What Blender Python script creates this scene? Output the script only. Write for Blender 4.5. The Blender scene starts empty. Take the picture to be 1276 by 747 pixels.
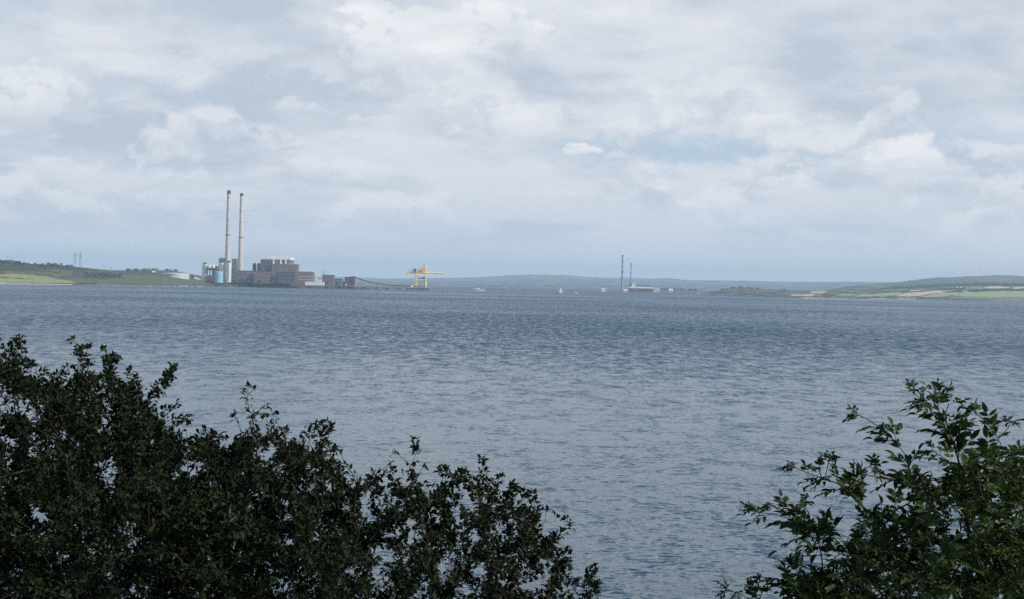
import bpy, math, random
import numpy as np
from mathutils import Vector

random.seed(7)
rng = np.random.default_rng(7)
scene = bpy.context.scene
COL = scene.collection

# ------------------------------------------------------------------ camera model
FPX = 2073.0                      # focal length in pixels of the 1276 wide photograph
CX, CY = 638.0, 373.5
H0, SLOPE = 354.3, 0.02           # horizon at the image centre, and its tilt
CAMZ = 20.0
TH = math.atan(SLOPE)
AL = math.atan((CY - H0) * math.cos(TH) / FPX)
Fv = np.array([0, math.cos(AL), -math.sin(AL)])
up0 = np.array([0, math.sin(AL), math.cos(AL)])
r0 = np.array([1.0, 0, 0])
Rv = math.cos(TH) * r0 + math.sin(TH) * up0
Uv = -math.sin(TH) * r0 + math.cos(TH) * up0
CAM = np.array([0, 0, CAMZ])


def ray(px, py):
    d = Fv + (px - CX) / FPX * Rv - (py - CY) / FPX * Uv
    return d / np.linalg.norm(d)


def at(px, py, D):
    """The point at forward distance D (metres along +Y) seen at a pixel."""
    d = Fv + (px - CX) / FPX * Rv - (py - CY) / FPX * Uv
    return CAM + d * (D / d[1])


def dist_for_z(px, py, z):
    d = Fv + (px - CX) / FPX * Rv - (py - CY) / FPX * Uv
    return (z - CAMZ) / d[2] * d[1]


def interp(x, pts):
    return float(np.interp(x, [p[0] for p in pts], [p[1] for p in pts]))


# ------------------------------------------------------------------ materials
def new_mat(name):
    m = bpy.data.materials.new(name)
    m.use_nodes = True
    nt = m.node_tree
    return m, nt, nt.nodes['Principled BSDF']


def mat(name, col, col2=None, scale=0.05, rough=0.8, detail=6, stretch=(1, 1, 1), spec=0.2, metallic=0.0):
    """Two-tone weathered surface: noise over object coordinates mixes the colours."""
    m, nt, b = new_mat(name)
    b.inputs['Roughness'].default_value = rough
    b.inputs['Specular IOR Level'].default_value = spec
    b.inputs['Metallic'].default_value = metallic
    if col2 is None:
        col2 = tuple(c * 0.75 for c in col)
    geo = nt.nodes.new('ShaderNodeNewGeometry')
    mp = nt.nodes.new('ShaderNodeMapping')
    mp.inputs['Scale'].default_value = stretch
    nz = nt.nodes.new('ShaderNodeTexNoise')
    nz.inputs['Scale'].default_value = scale
    nz.inputs['Detail'].default_value = detail
    nz.inputs['Roughness'].default_value = 0.65
    rp = nt.nodes.new('ShaderNodeValToRGB')
    rp.color_ramp.elements[0].position = 0.35
    rp.color_ramp.elements[1].position = 0.65
    rp.color_ramp.elements[0].color = (*col2, 1)
    rp.color_ramp.elements[1].color = (*col, 1)
    L = nt.links.new
    L(geo.outputs['Position'], mp.inputs['Vector'])
    L(mp.outputs['Vector'], nz.inputs['Vector'])
    L(nz.outputs['Fac'], rp.inputs['Fac'])
    L(rp.outputs['Color'], b.inputs['Base Color'])
    return m


M = {}
M['concrete'] = mat('chimney_concrete', (.63, .58, .54), (.52, .48, .455), .05, .85, stretch=(1, 1, .3))
M['dark_band'] = mat('sooty_band', (.06, .06, .07), (.04, .04, .05), .1)
M['brick'] = mat('brown_cladding', (.185, .142, .142), (.15, .116, .118), .06, .8, stretch=(1, 1, 3))
M['brick_dark'] = mat('dark_brown_cladding', (.115, .098, .105), (.095, .08, .088), .08)
M['brick_pink'] = mat('pink_brown_cladding', (.215, .16, .15), (.17, .13, .122), .06, stretch=(1, 1, 4))
M['white'] = mat('white_paint', (.86, .86, .84), (.76, .76, .75), .15, .5)
M['cream'] = mat('cream_paint', (.74, .72, .66), (.60, .58, .54), .1, .6)
M['tankgrey'] = mat('pale_tank_steel', (.55, .60, .64), (.45, .50, .55), .05, .5)
M['blue'] = mat('light_blue_paint', (.30, .50, .72), (.26, .45, .66), .1, .5)
M['greysteel'] = mat('blue_grey_steel', (.16, .19, .22), (.12, .14, .17), .1)
M['darksteel'] = mat('dark_steel', (.05, .05, .055), (.035, .035, .04), .2)
M['yellow'] = mat('crane_yellow', (.86, .61, .13), (.78, .54, .11), .2, .5)
M['paleyellow'] = mat('faded_crane_yellow', (.88, .77, .42), (.82, .70, .36), .2, .5)
M['orange'] = mat('rusty_orange_paint', (.62, .38, .10), (.46, .27, .08), .3)
M['olive'] = mat('machinery_house_olive', (.20, .17, .03), (.14, .12, .03), .3)
M['pier'] = mat('pier_concrete', (.34, .30, .29), (.25, .22, .22), .15)
M['rust'] = mat('rusty_roofing', (.15, .085, .08), (.10, .06, .06), .1)
M['glass'] = mat('dark_window_glass', (.04, .05, .06), (.03, .04, .05), .2, .1, spec=.5)
M['trunk'] = mat('tree_bark', (.07, .055, .04), (.05, .04, .03), 1.5)
M['fartree'] = mat('far_tree_leaves', (.045, .065, .03), (.03, .045, .022), .3)
M['scrub'] = mat('hill_scrub', (.078, .072, .044), (.044, .046, .030), .02, 1)
M['wood'] = mat('hill_woodland', (.042, .055, .026), (.028, .038, .020), .03, 1)
M['grass'] = mat('green_pasture', (.25, .275, .12), (.20, .225, .10), .01, 1)
M['rough_grass'] = mat('rough_olive_grass', (.115, .125, .055), (.075, .088, .042), .02, 1)
M['berm'] = mat('shore_bank_grass', (.080, .092, .050), (.052, .064, .036), .03, 1)
M['beach'] = mat('pale_shingle', (.42, .39, .34), (.30, .28, .25), .05, 1)
M['rock'] = mat('dark_shore_rock', (.07, .065, .06), (.045, .04, .04), .1, 1)
M['stubble'] = mat('stubble_field', (.56, .47, .32), (.46, .40, .26), .01, 1)
M['paleg'] = mat('pale_green_field', (.31, .34, .17), (.26, .295, .145), .01, 1)
M['midg'] = mat('mid_green_field', (.17, .205, .095), (.13, .165, .08), .01, 1)
M['farhill'] = mat('moorland', (.155, .14, .135), (.075, .07, .078), .0025, 1, detail=10)
M['heather'] = mat('wooded_ridge', (.070, .076, .058), (.045, .050, .044), .006, 1, detail=8)
M['hazed_land'] = mat('haze_tinted_land', (.125, .135, .16), (.09, .10, .125), .004, 1)  # far land with bluish distance haze mixed into its colour
M['headland'] = mat('headland_turf', (.06, .08, .03), (.035, .05, .02), .6, 1)


def leaf_mat(name, cols, trans, rough=.65):
    m, nt, b = new_mat(name)
    L = nt.links.new
    geo = nt.nodes.new('ShaderNodeNewGeometry')
    rp = nt.nodes.new('ShaderNodeValToRGB')
    e = rp.color_ramp.elements
    e[0].position, e[0].color = 0.0, (*cols[0], 1)
    e[1].position, e[1].color = 1.0, (*cols[-1], 1)
    for i, c in enumerate(cols[1:-1]):
        n = e.new((i + 1) / (len(cols) - 1))
        n.color = (*c, 1)
    L(geo.outputs['Random Per Island'], rp.inputs['Fac'])
    L(rp.outputs['Color'], b.inputs['Base Color'])
    b.inputs['Roughness'].default_value = rough
    b.inputs['Specular IOR Level'].default_value = .12
    tr = nt.nodes.new('ShaderNodeBsdfTranslucent')
    L(rp.outputs['Color'], tr.inputs['Color'])
    mx = nt.nodes.new('ShaderNodeMixShader')
    mx.inputs['Fac'].default_value = trans
    L(b.outputs[0], mx.inputs[1])
    L(tr.outputs[0], mx.inputs[2])
    L(mx.outputs[0], nt.nodes['Material Output'].inputs['Surface'])
    return m


M['hawthorn'] = leaf_mat('hawthorn_leaf', [(.006, .010, .006), (.009, .015, .007), (.012, .019, .008), (.016, .027, .010), (.034, .050, .016)], .15)  # greens darkened so the leaf colour carries cloud shade over the bank
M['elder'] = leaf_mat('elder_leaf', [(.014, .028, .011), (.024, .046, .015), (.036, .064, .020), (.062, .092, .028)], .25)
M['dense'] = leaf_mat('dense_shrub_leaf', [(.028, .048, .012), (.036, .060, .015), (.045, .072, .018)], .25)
M['bark'] = mat('twig_bark', (.045, .038, .03), (.03, .025, .02), 8)
M['berry'] = leaf_mat('elder_berry', [(.05, .022, .02), (.08, .035, .03), (.10, .055, .04)], 0.0, .4)


# ------------------------------------------------------------------ mesh builder
class MB:
    def __init__(s):
        s.v, s.f = [], []

    def poly(s, pts, faces):
        o = len(s.v)
        s.v += [tuple(float(c) for c in p) for p in pts]
        s.f += [tuple(i + o for i in f) for f in faces]
        return s

    def box(s, x0, x1, y0, y1, z0, z1):
        p = [(x0, y0, z0), (x1, y0, z0), (x1, y1, z0), (x0, y1, z0), (x0, y0, z1), (x1, y0, z1), (x1, y1, z1), (x0, y1, z1)]
        return s.poly(p, [(0, 3, 2, 1), (4, 5, 6, 7), (0, 1, 5, 4), (1, 2, 6, 5), (2, 3, 7, 6), (3, 0, 4, 7)])

    def wedge(s, x0, x1, y0, y1, z0, za, zb):
        """Box with a top that slopes from za at x0 to zb at x1."""
        p = [(x0, y0, z0), (x1, y0, z0), (x1, y1, z0), (x0, y1, z0), (x0, y0, za), (x1, y0, zb), (x1, y1, zb), (x0, y1, za)]
        return s.poly(p, [(0, 3, 2, 1), (4, 5, 6, 7), (0, 1, 5, 4), (1, 2, 6, 5), (2, 3, 7, 6), (3, 0, 4, 7)])

    def gable(s, x0, x1, y0, y1, z0, z1):
        """Pitched roof with its ridge along x."""
        ym = (y0 + y1) / 2
        p = [(x0, y0, z0), (x1, y0, z0), (x1, y1, z0), (x0, y1, z0), (x0, ym, z1), (x1, ym, z1)]
        return s.poly(p, [(0, 3, 2, 1), (0, 1, 5, 4), (2, 3, 4, 5), (0, 4, 3), (1, 2, 5)])

    def lathe(s, cx, cy, prof, n=24):
        pts, faces = [], []
        for r, z in prof:
            for i in range(n):
                a = 2 * math.pi * i / n
                pts.append((cx + r * math.cos(a), cy + r * math.sin(a), z))
        for k in range(len(prof) - 1):
            for i in range(n):
                j = (i + 1) % n
                faces.append((k * n + i, k * n + j, (k + 1) * n + j, (k + 1) * n + i))
        faces.append(tuple(range(n - 1, -1, -1)))
        faces.append(tuple((len(prof) - 1) * n + i for i in range(n)))
        return s.poly(pts, faces)

    def tube(s, a, b, ra, rb=None, n=6):
        rb = ra if rb is None else rb
        a, b = Vector(a), Vector(b)
        d = (b - a)
        if d.length < 1e-6:
            return s
        d.normalize()
        u = d.orthogonal().normalized()
        w = d.cross(u)
        pts = []
        for c, r in ((a, ra), (b, rb)):
            for i in range(n):
                t = 2 * math.pi * i / n + math.pi / n
                pts.append(c + (u * math.cos(t) + w * math.sin(t)) * r)
        f = [(i, (i + 1) % n, n + (i + 1) % n, n + i) for i in range(n)]
        f += [tuple(range(n - 1, -1, -1)), tuple(range(n, 2 * n))]
        return s.poly(pts, f)

    def bar(s, a, b, r):
        return s.tube(a, b, r * 1.2, n=4)

    def build(s, name, material, parent=None, label=None, smooth=False):
        off = np.zeros(3)
        p = parent
        while p is not None:
            off += np.array(p.location)
            p = p.parent
        me = bpy.data.meshes.new(name)
        v = np.array(s.v) - off
        me.from_pydata(v.tolist(), [], s.f)
        me.materials.append(material)
        if smooth:
            me.shade_smooth()
        o = bpy.data.objects.new(name, me)
        COL.objects.link(o)
        if parent is not None:
            o.parent = parent
        if label:
            o['label'] = label
        return o


def thing(name, label, cat, loc=(0, 0, 0), group=None):
    o = bpy.data.objects.new(name, None)
    o.empty_display_size = 1
    COL.objects.link(o)
    o.location = [float(c) for c in loc]
    o['label'], o['category'] = label, cat
    if group:
        o['group'] = group
    return o


def tag(o, label=None, cat=None, group=None, kind=None):
    for k, v in (('label', label), ('category', cat), ('group', group), ('kind', kind)):
        if v:
            o[k] = v
    return o


def copy_tree(o, parent=None):
    c = o.copy()
    COL.objects.link(c)
    c.parent = parent
    for ch in list(o.children):
        copy_tree(ch, c)
    return c


def array_mesh(name, V, counts, idx, material, smooth=False):
    """Mesh from numpy arrays: V (n,3), loop counts per face, flat vertex indices."""
    me = bpy.data.meshes.new(name)
    me.vertices.add(len(V))
    me.vertices.foreach_set('co', np.asarray(V, np.float32).ravel())
    me.loops.add(len(idx))
    me.loops.foreach_set('vertex_index', np.asarray(idx, np.int32))
    me.polygons.add(len(counts))
    starts = np.concatenate([[0], np.cumsum(counts)[:-1]]).astype(np.int32)
    me.polygons.foreach_set('loop_start', starts)
    me.polygons.foreach_set('loop_total', np.asarray(counts, np.int32))
    me.update(calc_edges=True)
    me.validate()
    mats = material if isinstance(material, (list, tuple)) else [material]
    for m in mats:
        me.materials.append(m)
    if smooth:
        me.shade_smooth()
    return me


def grid_mesh(name, V, nr, nc, material, mat_idx=None, smooth=True):
    i = np.arange(nr * nc).reshape(nr, nc)
    q = np.stack([i[:-1, :-1], i[:-1, 1:], i[1:, 1:], i[1:, :-1]], -1).reshape(-1, 4)
    me = array_mesh(name, V, np.full(len(q), 4), q.ravel(), material, smooth)
    if mat_idx is not None:
        me.polygons.foreach_set('material_index', np.asarray(mat_idx, np.int32))
    return me


def link(name, me, parent=None):
    o = bpy.data.objects.new(name, me)
    COL.objects.link(o)
    if parent is not None:
        o.parent = parent
    return o


# ------------------------------------------------------------------ value noise for terrain
def vnoise(x, y, seed=0):
    xi, yi = np.floor(x).astype(np.int64), np.floor(y).astype(np.int64)
    fx, fy = x - xi, y - yi
    fx, fy = fx * fx * (3 - 2 * fx), fy * fy * (3 - 2 * fy)

    def h(a, b):
        n = np.sin(a * 127.1 + b * 311.7 + seed * 74.7) * 43758.5453
        return n - np.floor(n)
    return (h(xi, yi) * (1 - fx) + h(xi + 1, yi) * fx) * (1 - fy) + (h(xi, yi + 1) * (1 - fx) + h(xi + 1, yi + 1) * fx) * fy


def fbm(x, y, seed=0, o=4):
    s, a = 0, .5
    for k in range(o):
        s = s + a * vnoise(x * 2 ** k, y * 2 ** k, seed + k)
        a *= .5
    return s


# ------------------------------------------------------------------ terrain
def terrain(name, xs, shore, sky, dsky, rows, materials, cover, back=700, rough=.5, bumps=(40, 25), vpow=1.4):
    """A hill from its waterline up to its skyline and down again behind, columns spread over the view."""
    V, keys = [], []
    nc = len(xs)
    base = []
    for px in xs:
        ys = interp(px, shore)
        yk = interp(px, sky)
        D0 = dist_for_z(px, ys, -.4)
        Dk = max(interp(px, dsky), D0 + 30)
        base.append((ys, yk, D0, Dk))
    vs = np.linspace(0, 1, rows)
    P = np.zeros((rows + 3, nc, 3))
    PY = np.zeros((rows + 3, nc))
    for c, px in enumerate(xs):
        ys, yk, D0, Dk = base[c]
        for r, v in enumerate(vs):
            py = ys + (yk - ys) * v
            D = D0 + (Dk - D0) * v ** vpow
            P[r, c] = at(px, py, D)
            PY[r, c] = py
        top = P[rows - 1, c]
        d = np.array([top[0], top[1], 0]) / math.hypot(top[0], top[1])
        for k, (q, zz) in enumerate(((.3, .85), (.7, .35), (1, -.0))):
            P[rows + k, c] = top + d * back * q
            P[rows + k, c, 2] = top[2] * zz - (1.5 if k == 2 else 0)
            PY[rows + k, c] = yk
    n = fbm(P[..., 0] / bumps[0], P[..., 1] / bumps[0], 3) - .47
    w = np.zeros((rows + 3, 1))
    w[:rows, 0] = np.clip(vs * 4, 0, 1)
    w[rows:, 0] = .5
    P[..., 2] += n * bumps[1] * rough * w
    fx = (np.array(xs)[:-1] + np.array(xs)[1:]) / 2
    mi = []
    for r in range(rows + 2):
        for c in range(nc - 1):
            mi.append(cover(fx[c], (PY[r, c] + PY[min(r + 1, rows + 2), c]) / 2, (vs[min(r, rows - 1)])))
    me = grid_mesh(name, P.reshape(-1, 3), rows + 3, nc, materials, mi)
    o = link(name, me)
    tag(o, kind='structure')
    return o, P


def inpoly(x, y, poly):
    c = False
    j = len(poly) - 1
    for i in range(len(poly)):
        xi, yi = poly[i]
        xj, yj = poly[j]
        if (yi > y) != (yj > y) and x < (xj - xi) * (y - yi) / (yj - yi) + xi:
            c = not c
        j = i
    return c


# left shore with the power station
L_SHORE = [(-400, 349), (-60, 353.6), (0, 354.4), (60, 355.1), (90, 355.5), (100, 355.65), (200, 356.8), (283, 357.5), (350, 358.75), (400, 359.7), (440, 360.4), (462, 360.9)]
L_SKY = [(-400, 318), (-150, 321), (-60, 325), (0, 326.2), (12, 326), (22, 327.6), (38, 329.0), (50, 329.8), (65, 329.6), (80, 331.2), (95, 333), (110, 334.6), (130, 336.2), (150, 337.2), (165, 337.2), (185, 336.6), (200, 337),
         (215, 337.6), (228, 339.6), (240, 342.0), (255, 345.5), (270, 348.6), (300, 349.6), (340, 350.6), (390, 352.2), (415, 353.5), (432, 355.5), (450, 358.6), (462, 360.0)]
L_DS = [(-400, 3900), (0, 3700), (100, 3900), (200, 4250), (255, 4200), (300, 4160), (390, 4200), (440, 4260), (462, 4300)]
L_MATS = [M['scrub'], M['wood'], M['grass'], M['rough_grass'], M['berm'], M['beach'], M['rock']]
G_FIELD = [(-400, 341), (0, 342.2), (30, 342.0), (58, 344.2), (70, 348.2), (88, 350.4), (94, 352.8), (-400, 351)]
G_LOW = [(60, 347), (100, 346.5), (150, 349), (250, 349), (250, 352), (88, 352.8), (70, 350)]
W_DARK = [(104, 344.5), (118, 340.5), (140, 340), (152, 343.5), (154, 346), (130, 347.5), (108, 347)]
W_TOP = [(-400, 330), (-400, 310), (20, 322), (60, 328), (100, 330), (128, 335), (110, 338), (60, 335.4), (20, 338), (-400, 338)]


def l_cover(x, y, v):
    ys = interp(x, L_SHORE)
    jx = x + 8 * (float(fbm(np.array(x / 6.), np.array(y / 1.5), 9)) - .47)
    jy = y + 2.4 * (float(fbm(np.array(x / 5.), np.array(y / 1.2), 5)) - .47)
    if y > ys - 1.3 and x < 90:
        return 5
    if 88 <= x <= 101 and y > ys - 1.8:
        return 6
    if y > ys - .7 and 104 < x < 258:
        return 5 if math.sin(x * .9) + math.sin(x * .31) > -.6 else 6
    if inpoly(x, jy * .6 + y * .4, G_FIELD):
        if abs(y - (346.2 + x * .04)) < .45 and x < 42:
            return 1
        return 2
    if x > 255:
        if y > ys - .75:
            return 6
        return 4 if y > ys - 5.5 else 3
    if inpoly(jx, jy, W_DARK) or inpoly(jx, jy, W_TOP):
        return 1
    if inpoly(jx, jy, G_LOW) or (x > 150 and jy > 343):
        return 3 if y < ys - 3 else 4
    if 10 < x < 66 and abs(jy - 340.2) < .8:
        return 3
    return 0 if fbm(np.array(x / 14.), np.array(y / 3.), 2) < .52 else 3


xsL = list(np.arange(-400, -20, 10)) + list(np.arange(-20, 463, 1.0))
shore_o, PL = terrain('shore_hills', xsL, L_SHORE, L_SKY, L_DS, 40, L_MATS, l_cover, back=500, rough=.12, bumps=(60, 14))

# far moorland ridge right across the estuary
F_SHORE = [(x, 354.3 + .02 * (x - 638) + 4.4) for x in (150, 380, 640, 800, 1000, 1276, 1800)]
F_SKY = [(150, 343), (330, 344), (390, 345.6), (440, 345.4), (475, 347.6), (540, 346.8), (575, 346.2), (600, 345.6), (625, 344.3), (645, 343), (665, 342.4), (682, 342.2), (692, 343.3), (700, 342.4), (712, 343.2), (730, 344.6), (752, 345.8), (780, 346.4),
         (800, 346.8), (815, 347.6), (828, 346.2), (842, 347.6), (860, 349.4), (900, 349.9), (918, 350.4), (922, 349.9), (960, 351), (1000, 351.6), (1040, 351.6), (1060, 350.8), (1100, 351.2), (1180, 352), (1300, 354), (1800, 362)]
F_DS = [(150, 18500), (600, 20000), (1000, 19000), (1800, 18500)]


def f_cover(x, y, v):
    n = fbm(np.array(x / 20. + y * .15), np.array(y / 1.5), 21)
    return 1 if n < .45 else (3 if n > .67 else (2 if n > .63 else 0))


terrain('far_hills', list(np.arange(150, 1801, 3.0)), F_SHORE, F_SKY, F_DS, 26, [M['farhill'], M['heather'], M['midg'], M['hazed_land']], f_cover, back=1500, rough=.5, bumps=(700, 40), vpow=1.0)

# low foreland with the distant works and the darker promontory
P_SHORE = [(300, 356.84), (440, 359.64), (560, 362.04), (700, 364.84), (800, 366.84), (860, 368.6), (900, 369.6), (1000, 371.8), (1080, 373.0)]
P_SKY = [(300, 352.54), (440, 355.34), (560, 357.64), (640, 359.04), (700, 360.34), (752, 361.08), (780, 362.14), (800, 362.34), (822, 361.98), (850, 361.94), (868, 363.3), (880, 363.74), (896, 362.06), (908, 360.0), (922, 358.6), (935, 358.6), (950, 360.4), (968, 361.4), (990, 362.4), (1010, 362.6), (1040, 364.5), (1080, 372)]
P_DS = [(300, 6800), (560, 6900), (700, 7000), (840, 6950), (900, 6300), (1000, 6200), (1080, 5600)]


def p_cover(x, y, v):
    if x > 985 and 367.2 < y < 368.8:
        return 3
    if 1002 < x < 1046 and y > interp(x, P_SHORE) - 1.6:
        return 4
    if 1010 < x < 1060 and 363.5 < y < 365.5:
        return 3
    if x < 885:
        n = fbm(np.array(x / 14.), np.array(y / .8), 33)
        return 5 if n > .40 else 0
    n = fbm(np.array(x / 12.), np.array(y / 1.5), 31)
    return 1 if n < .46 else (0 if n < .62 else 5)


terrain('foreland', list(np.arange(300, 1081, 2.0)), P_SHORE, P_SKY, P_DS, 20, [M['farhill'], M['heather'], M['midg'], M['stubble'], M['beach'], M['hazed_land']], p_cover, back=400, rough=.25, bumps=(90, 8))

# farmland shore at the right
R_SHORE = [(1000, 372.4), (1040, 372.4), (1100, 373), (1180, 374), (1276, 375.4), (1400, 378), (1800, 388)]
R_SKY = [(1000, 368.5), (1030, 361.5), (1060, 356.6), (1100, 353.4), (1118, 352), (1134, 349.6), (1150, 347.8), (1165, 346.2), (1190, 345.4), (1210, 344.4), (1240, 343.2), (1260, 343.6), (1276, 344.6), (1400, 350), (1800, 366)]
R_DS = [(1000, 5800), (1060, 8500), (1130, 11000), (1276, 12500), (1800, 12500)]
R_MATS = [M['heather'], M['midg'], M['paleg'], M['stubble'], M['beach'], M['rough_grass']]
R_POLY = [
    (3, [(1117, 368.6), (1124, 366.4), (1146, 364.2), (1174, 361.6), (1200, 360.4), (1200, 362.2), (1176, 364.6), (1160, 366.8), (1144, 369.0), (1130, 369.6)]),
    (3, [(1134, 361.8), (1160, 360.8), (1180, 360.2), (1180, 361.0), (1150, 362.4), (1136, 363.2)]),
    (3, [(1226, 358.8), (1234, 356.6), (1256, 357.4), (1258, 359.0), (1240, 359.4)]),
    (3, [(1256, 360.6), (1266, 358.0), (1400, 357.8), (1400, 361.8), (1268, 361.6)]),
    (3, [(1186, 358.6), (1198, 357.8), (1200, 359.0), (1188, 359.6)]),
    (2, [(1064, 369.2), (1080, 367.2), (1120, 364.6), (1122, 366.8), (1112, 368.6), (1080, 369.8)]),
    (2, [(1146, 369.8), (1160, 367.6), (1180, 364.8), (1204, 362.8), (1212, 363.4), (1200, 366.6), (1176, 369.6), (1160, 370.6)]),
    (2, [(1188, 369.4), (1208, 364.2), (1240, 362.6), (1400, 362.4), (1400, 369.8), (1230, 370.8)]),
    (1, [(1196, 362.2), (1204, 357.4), (1226, 356.4), (1224, 361.4)]),
    (1, [(1180, 372.4), (1186, 370.4), (1236, 371.2), (1400, 370.8), (1400, 374), (1240, 373.0)]),
    (5, [(1210, 348.6), (1240, 345.6), (1270, 346.8), (1262, 349.8), (1226, 351.0)]),
    (1, [(1098, 362.6), (1112, 359.4), (1134, 358.6), (1130, 361.4)]),
    (2, [(1040, 368.4), (1050, 367.0), (1064, 366.6), (1062, 368.6)]),
    (1, [(1218, 355.4), (1226, 353.4), (1276, 354.4), (1276, 356.4)]),
]


def r_cover(x, y, v):
    ys = interp(x, R_SHORE)
    if y > ys - .9 and (x < 1056 or 1082 < x < 1105 or 1120 < x < 1142):
        return 4
    jx = x + 5 * (float(fbm(np.array(x / 9.), np.array(y / 1.2), 41)) - .47)
    jy = y + .8 * (float(fbm(np.array(x / 7.), np.array(y / 1.), 43)) - .47)
    for m, p in R_POLY:
        if inpoly(jx, jy, p):
            return m
    n = fbm(np.array(x / 10.), np.array(y / 1.6), 45)
    if y > 355:
        return 0 if n < .50 else (5 if n < .6 else 1)
    return 0 if n < .6 else 5


terrain('farmland_shore', list(np.arange(1000, 1290, 1.0)) + list(np.arange(1290, 1801, 10)), R_SHORE, R_SKY, R_DS, 64, R_MATS, r_cover, back=1200, rough=.22, bumps=(190, 24), vpow=1.9)

# the headland under the camera and the shrubs
gx = np.linspace(-70, 70, 90)
gy = np.concatenate([np.linspace(-40, 50, 110)])
GX, GY = np.meshgrid(gx, gy)
prof = np.interp(GY.ravel(), [-40, 4, 9, 12, 20, 34, 46, 50], [19, 18.35, 16.7, 15.6, 11.5, 4, -1, -2.5])
prof = prof + (fbm(GX.ravel() / 3, GY.ravel() / 3, 51) - .47) * .6
HV = np.stack([GX.ravel(), GY.ravel(), prof], -1)
tag(link('headland', grid_mesh('headland', HV, len(gy), len(gx), M['headland'])), kind='structure')


def ground_z(x, y):
    return float(np.interp(y, [-40, 4, 9, 12, 20, 34, 46, 50], [19, 18.35, 16.7, 15.6, 11.5, 4, -1, -2.5]))


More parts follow.
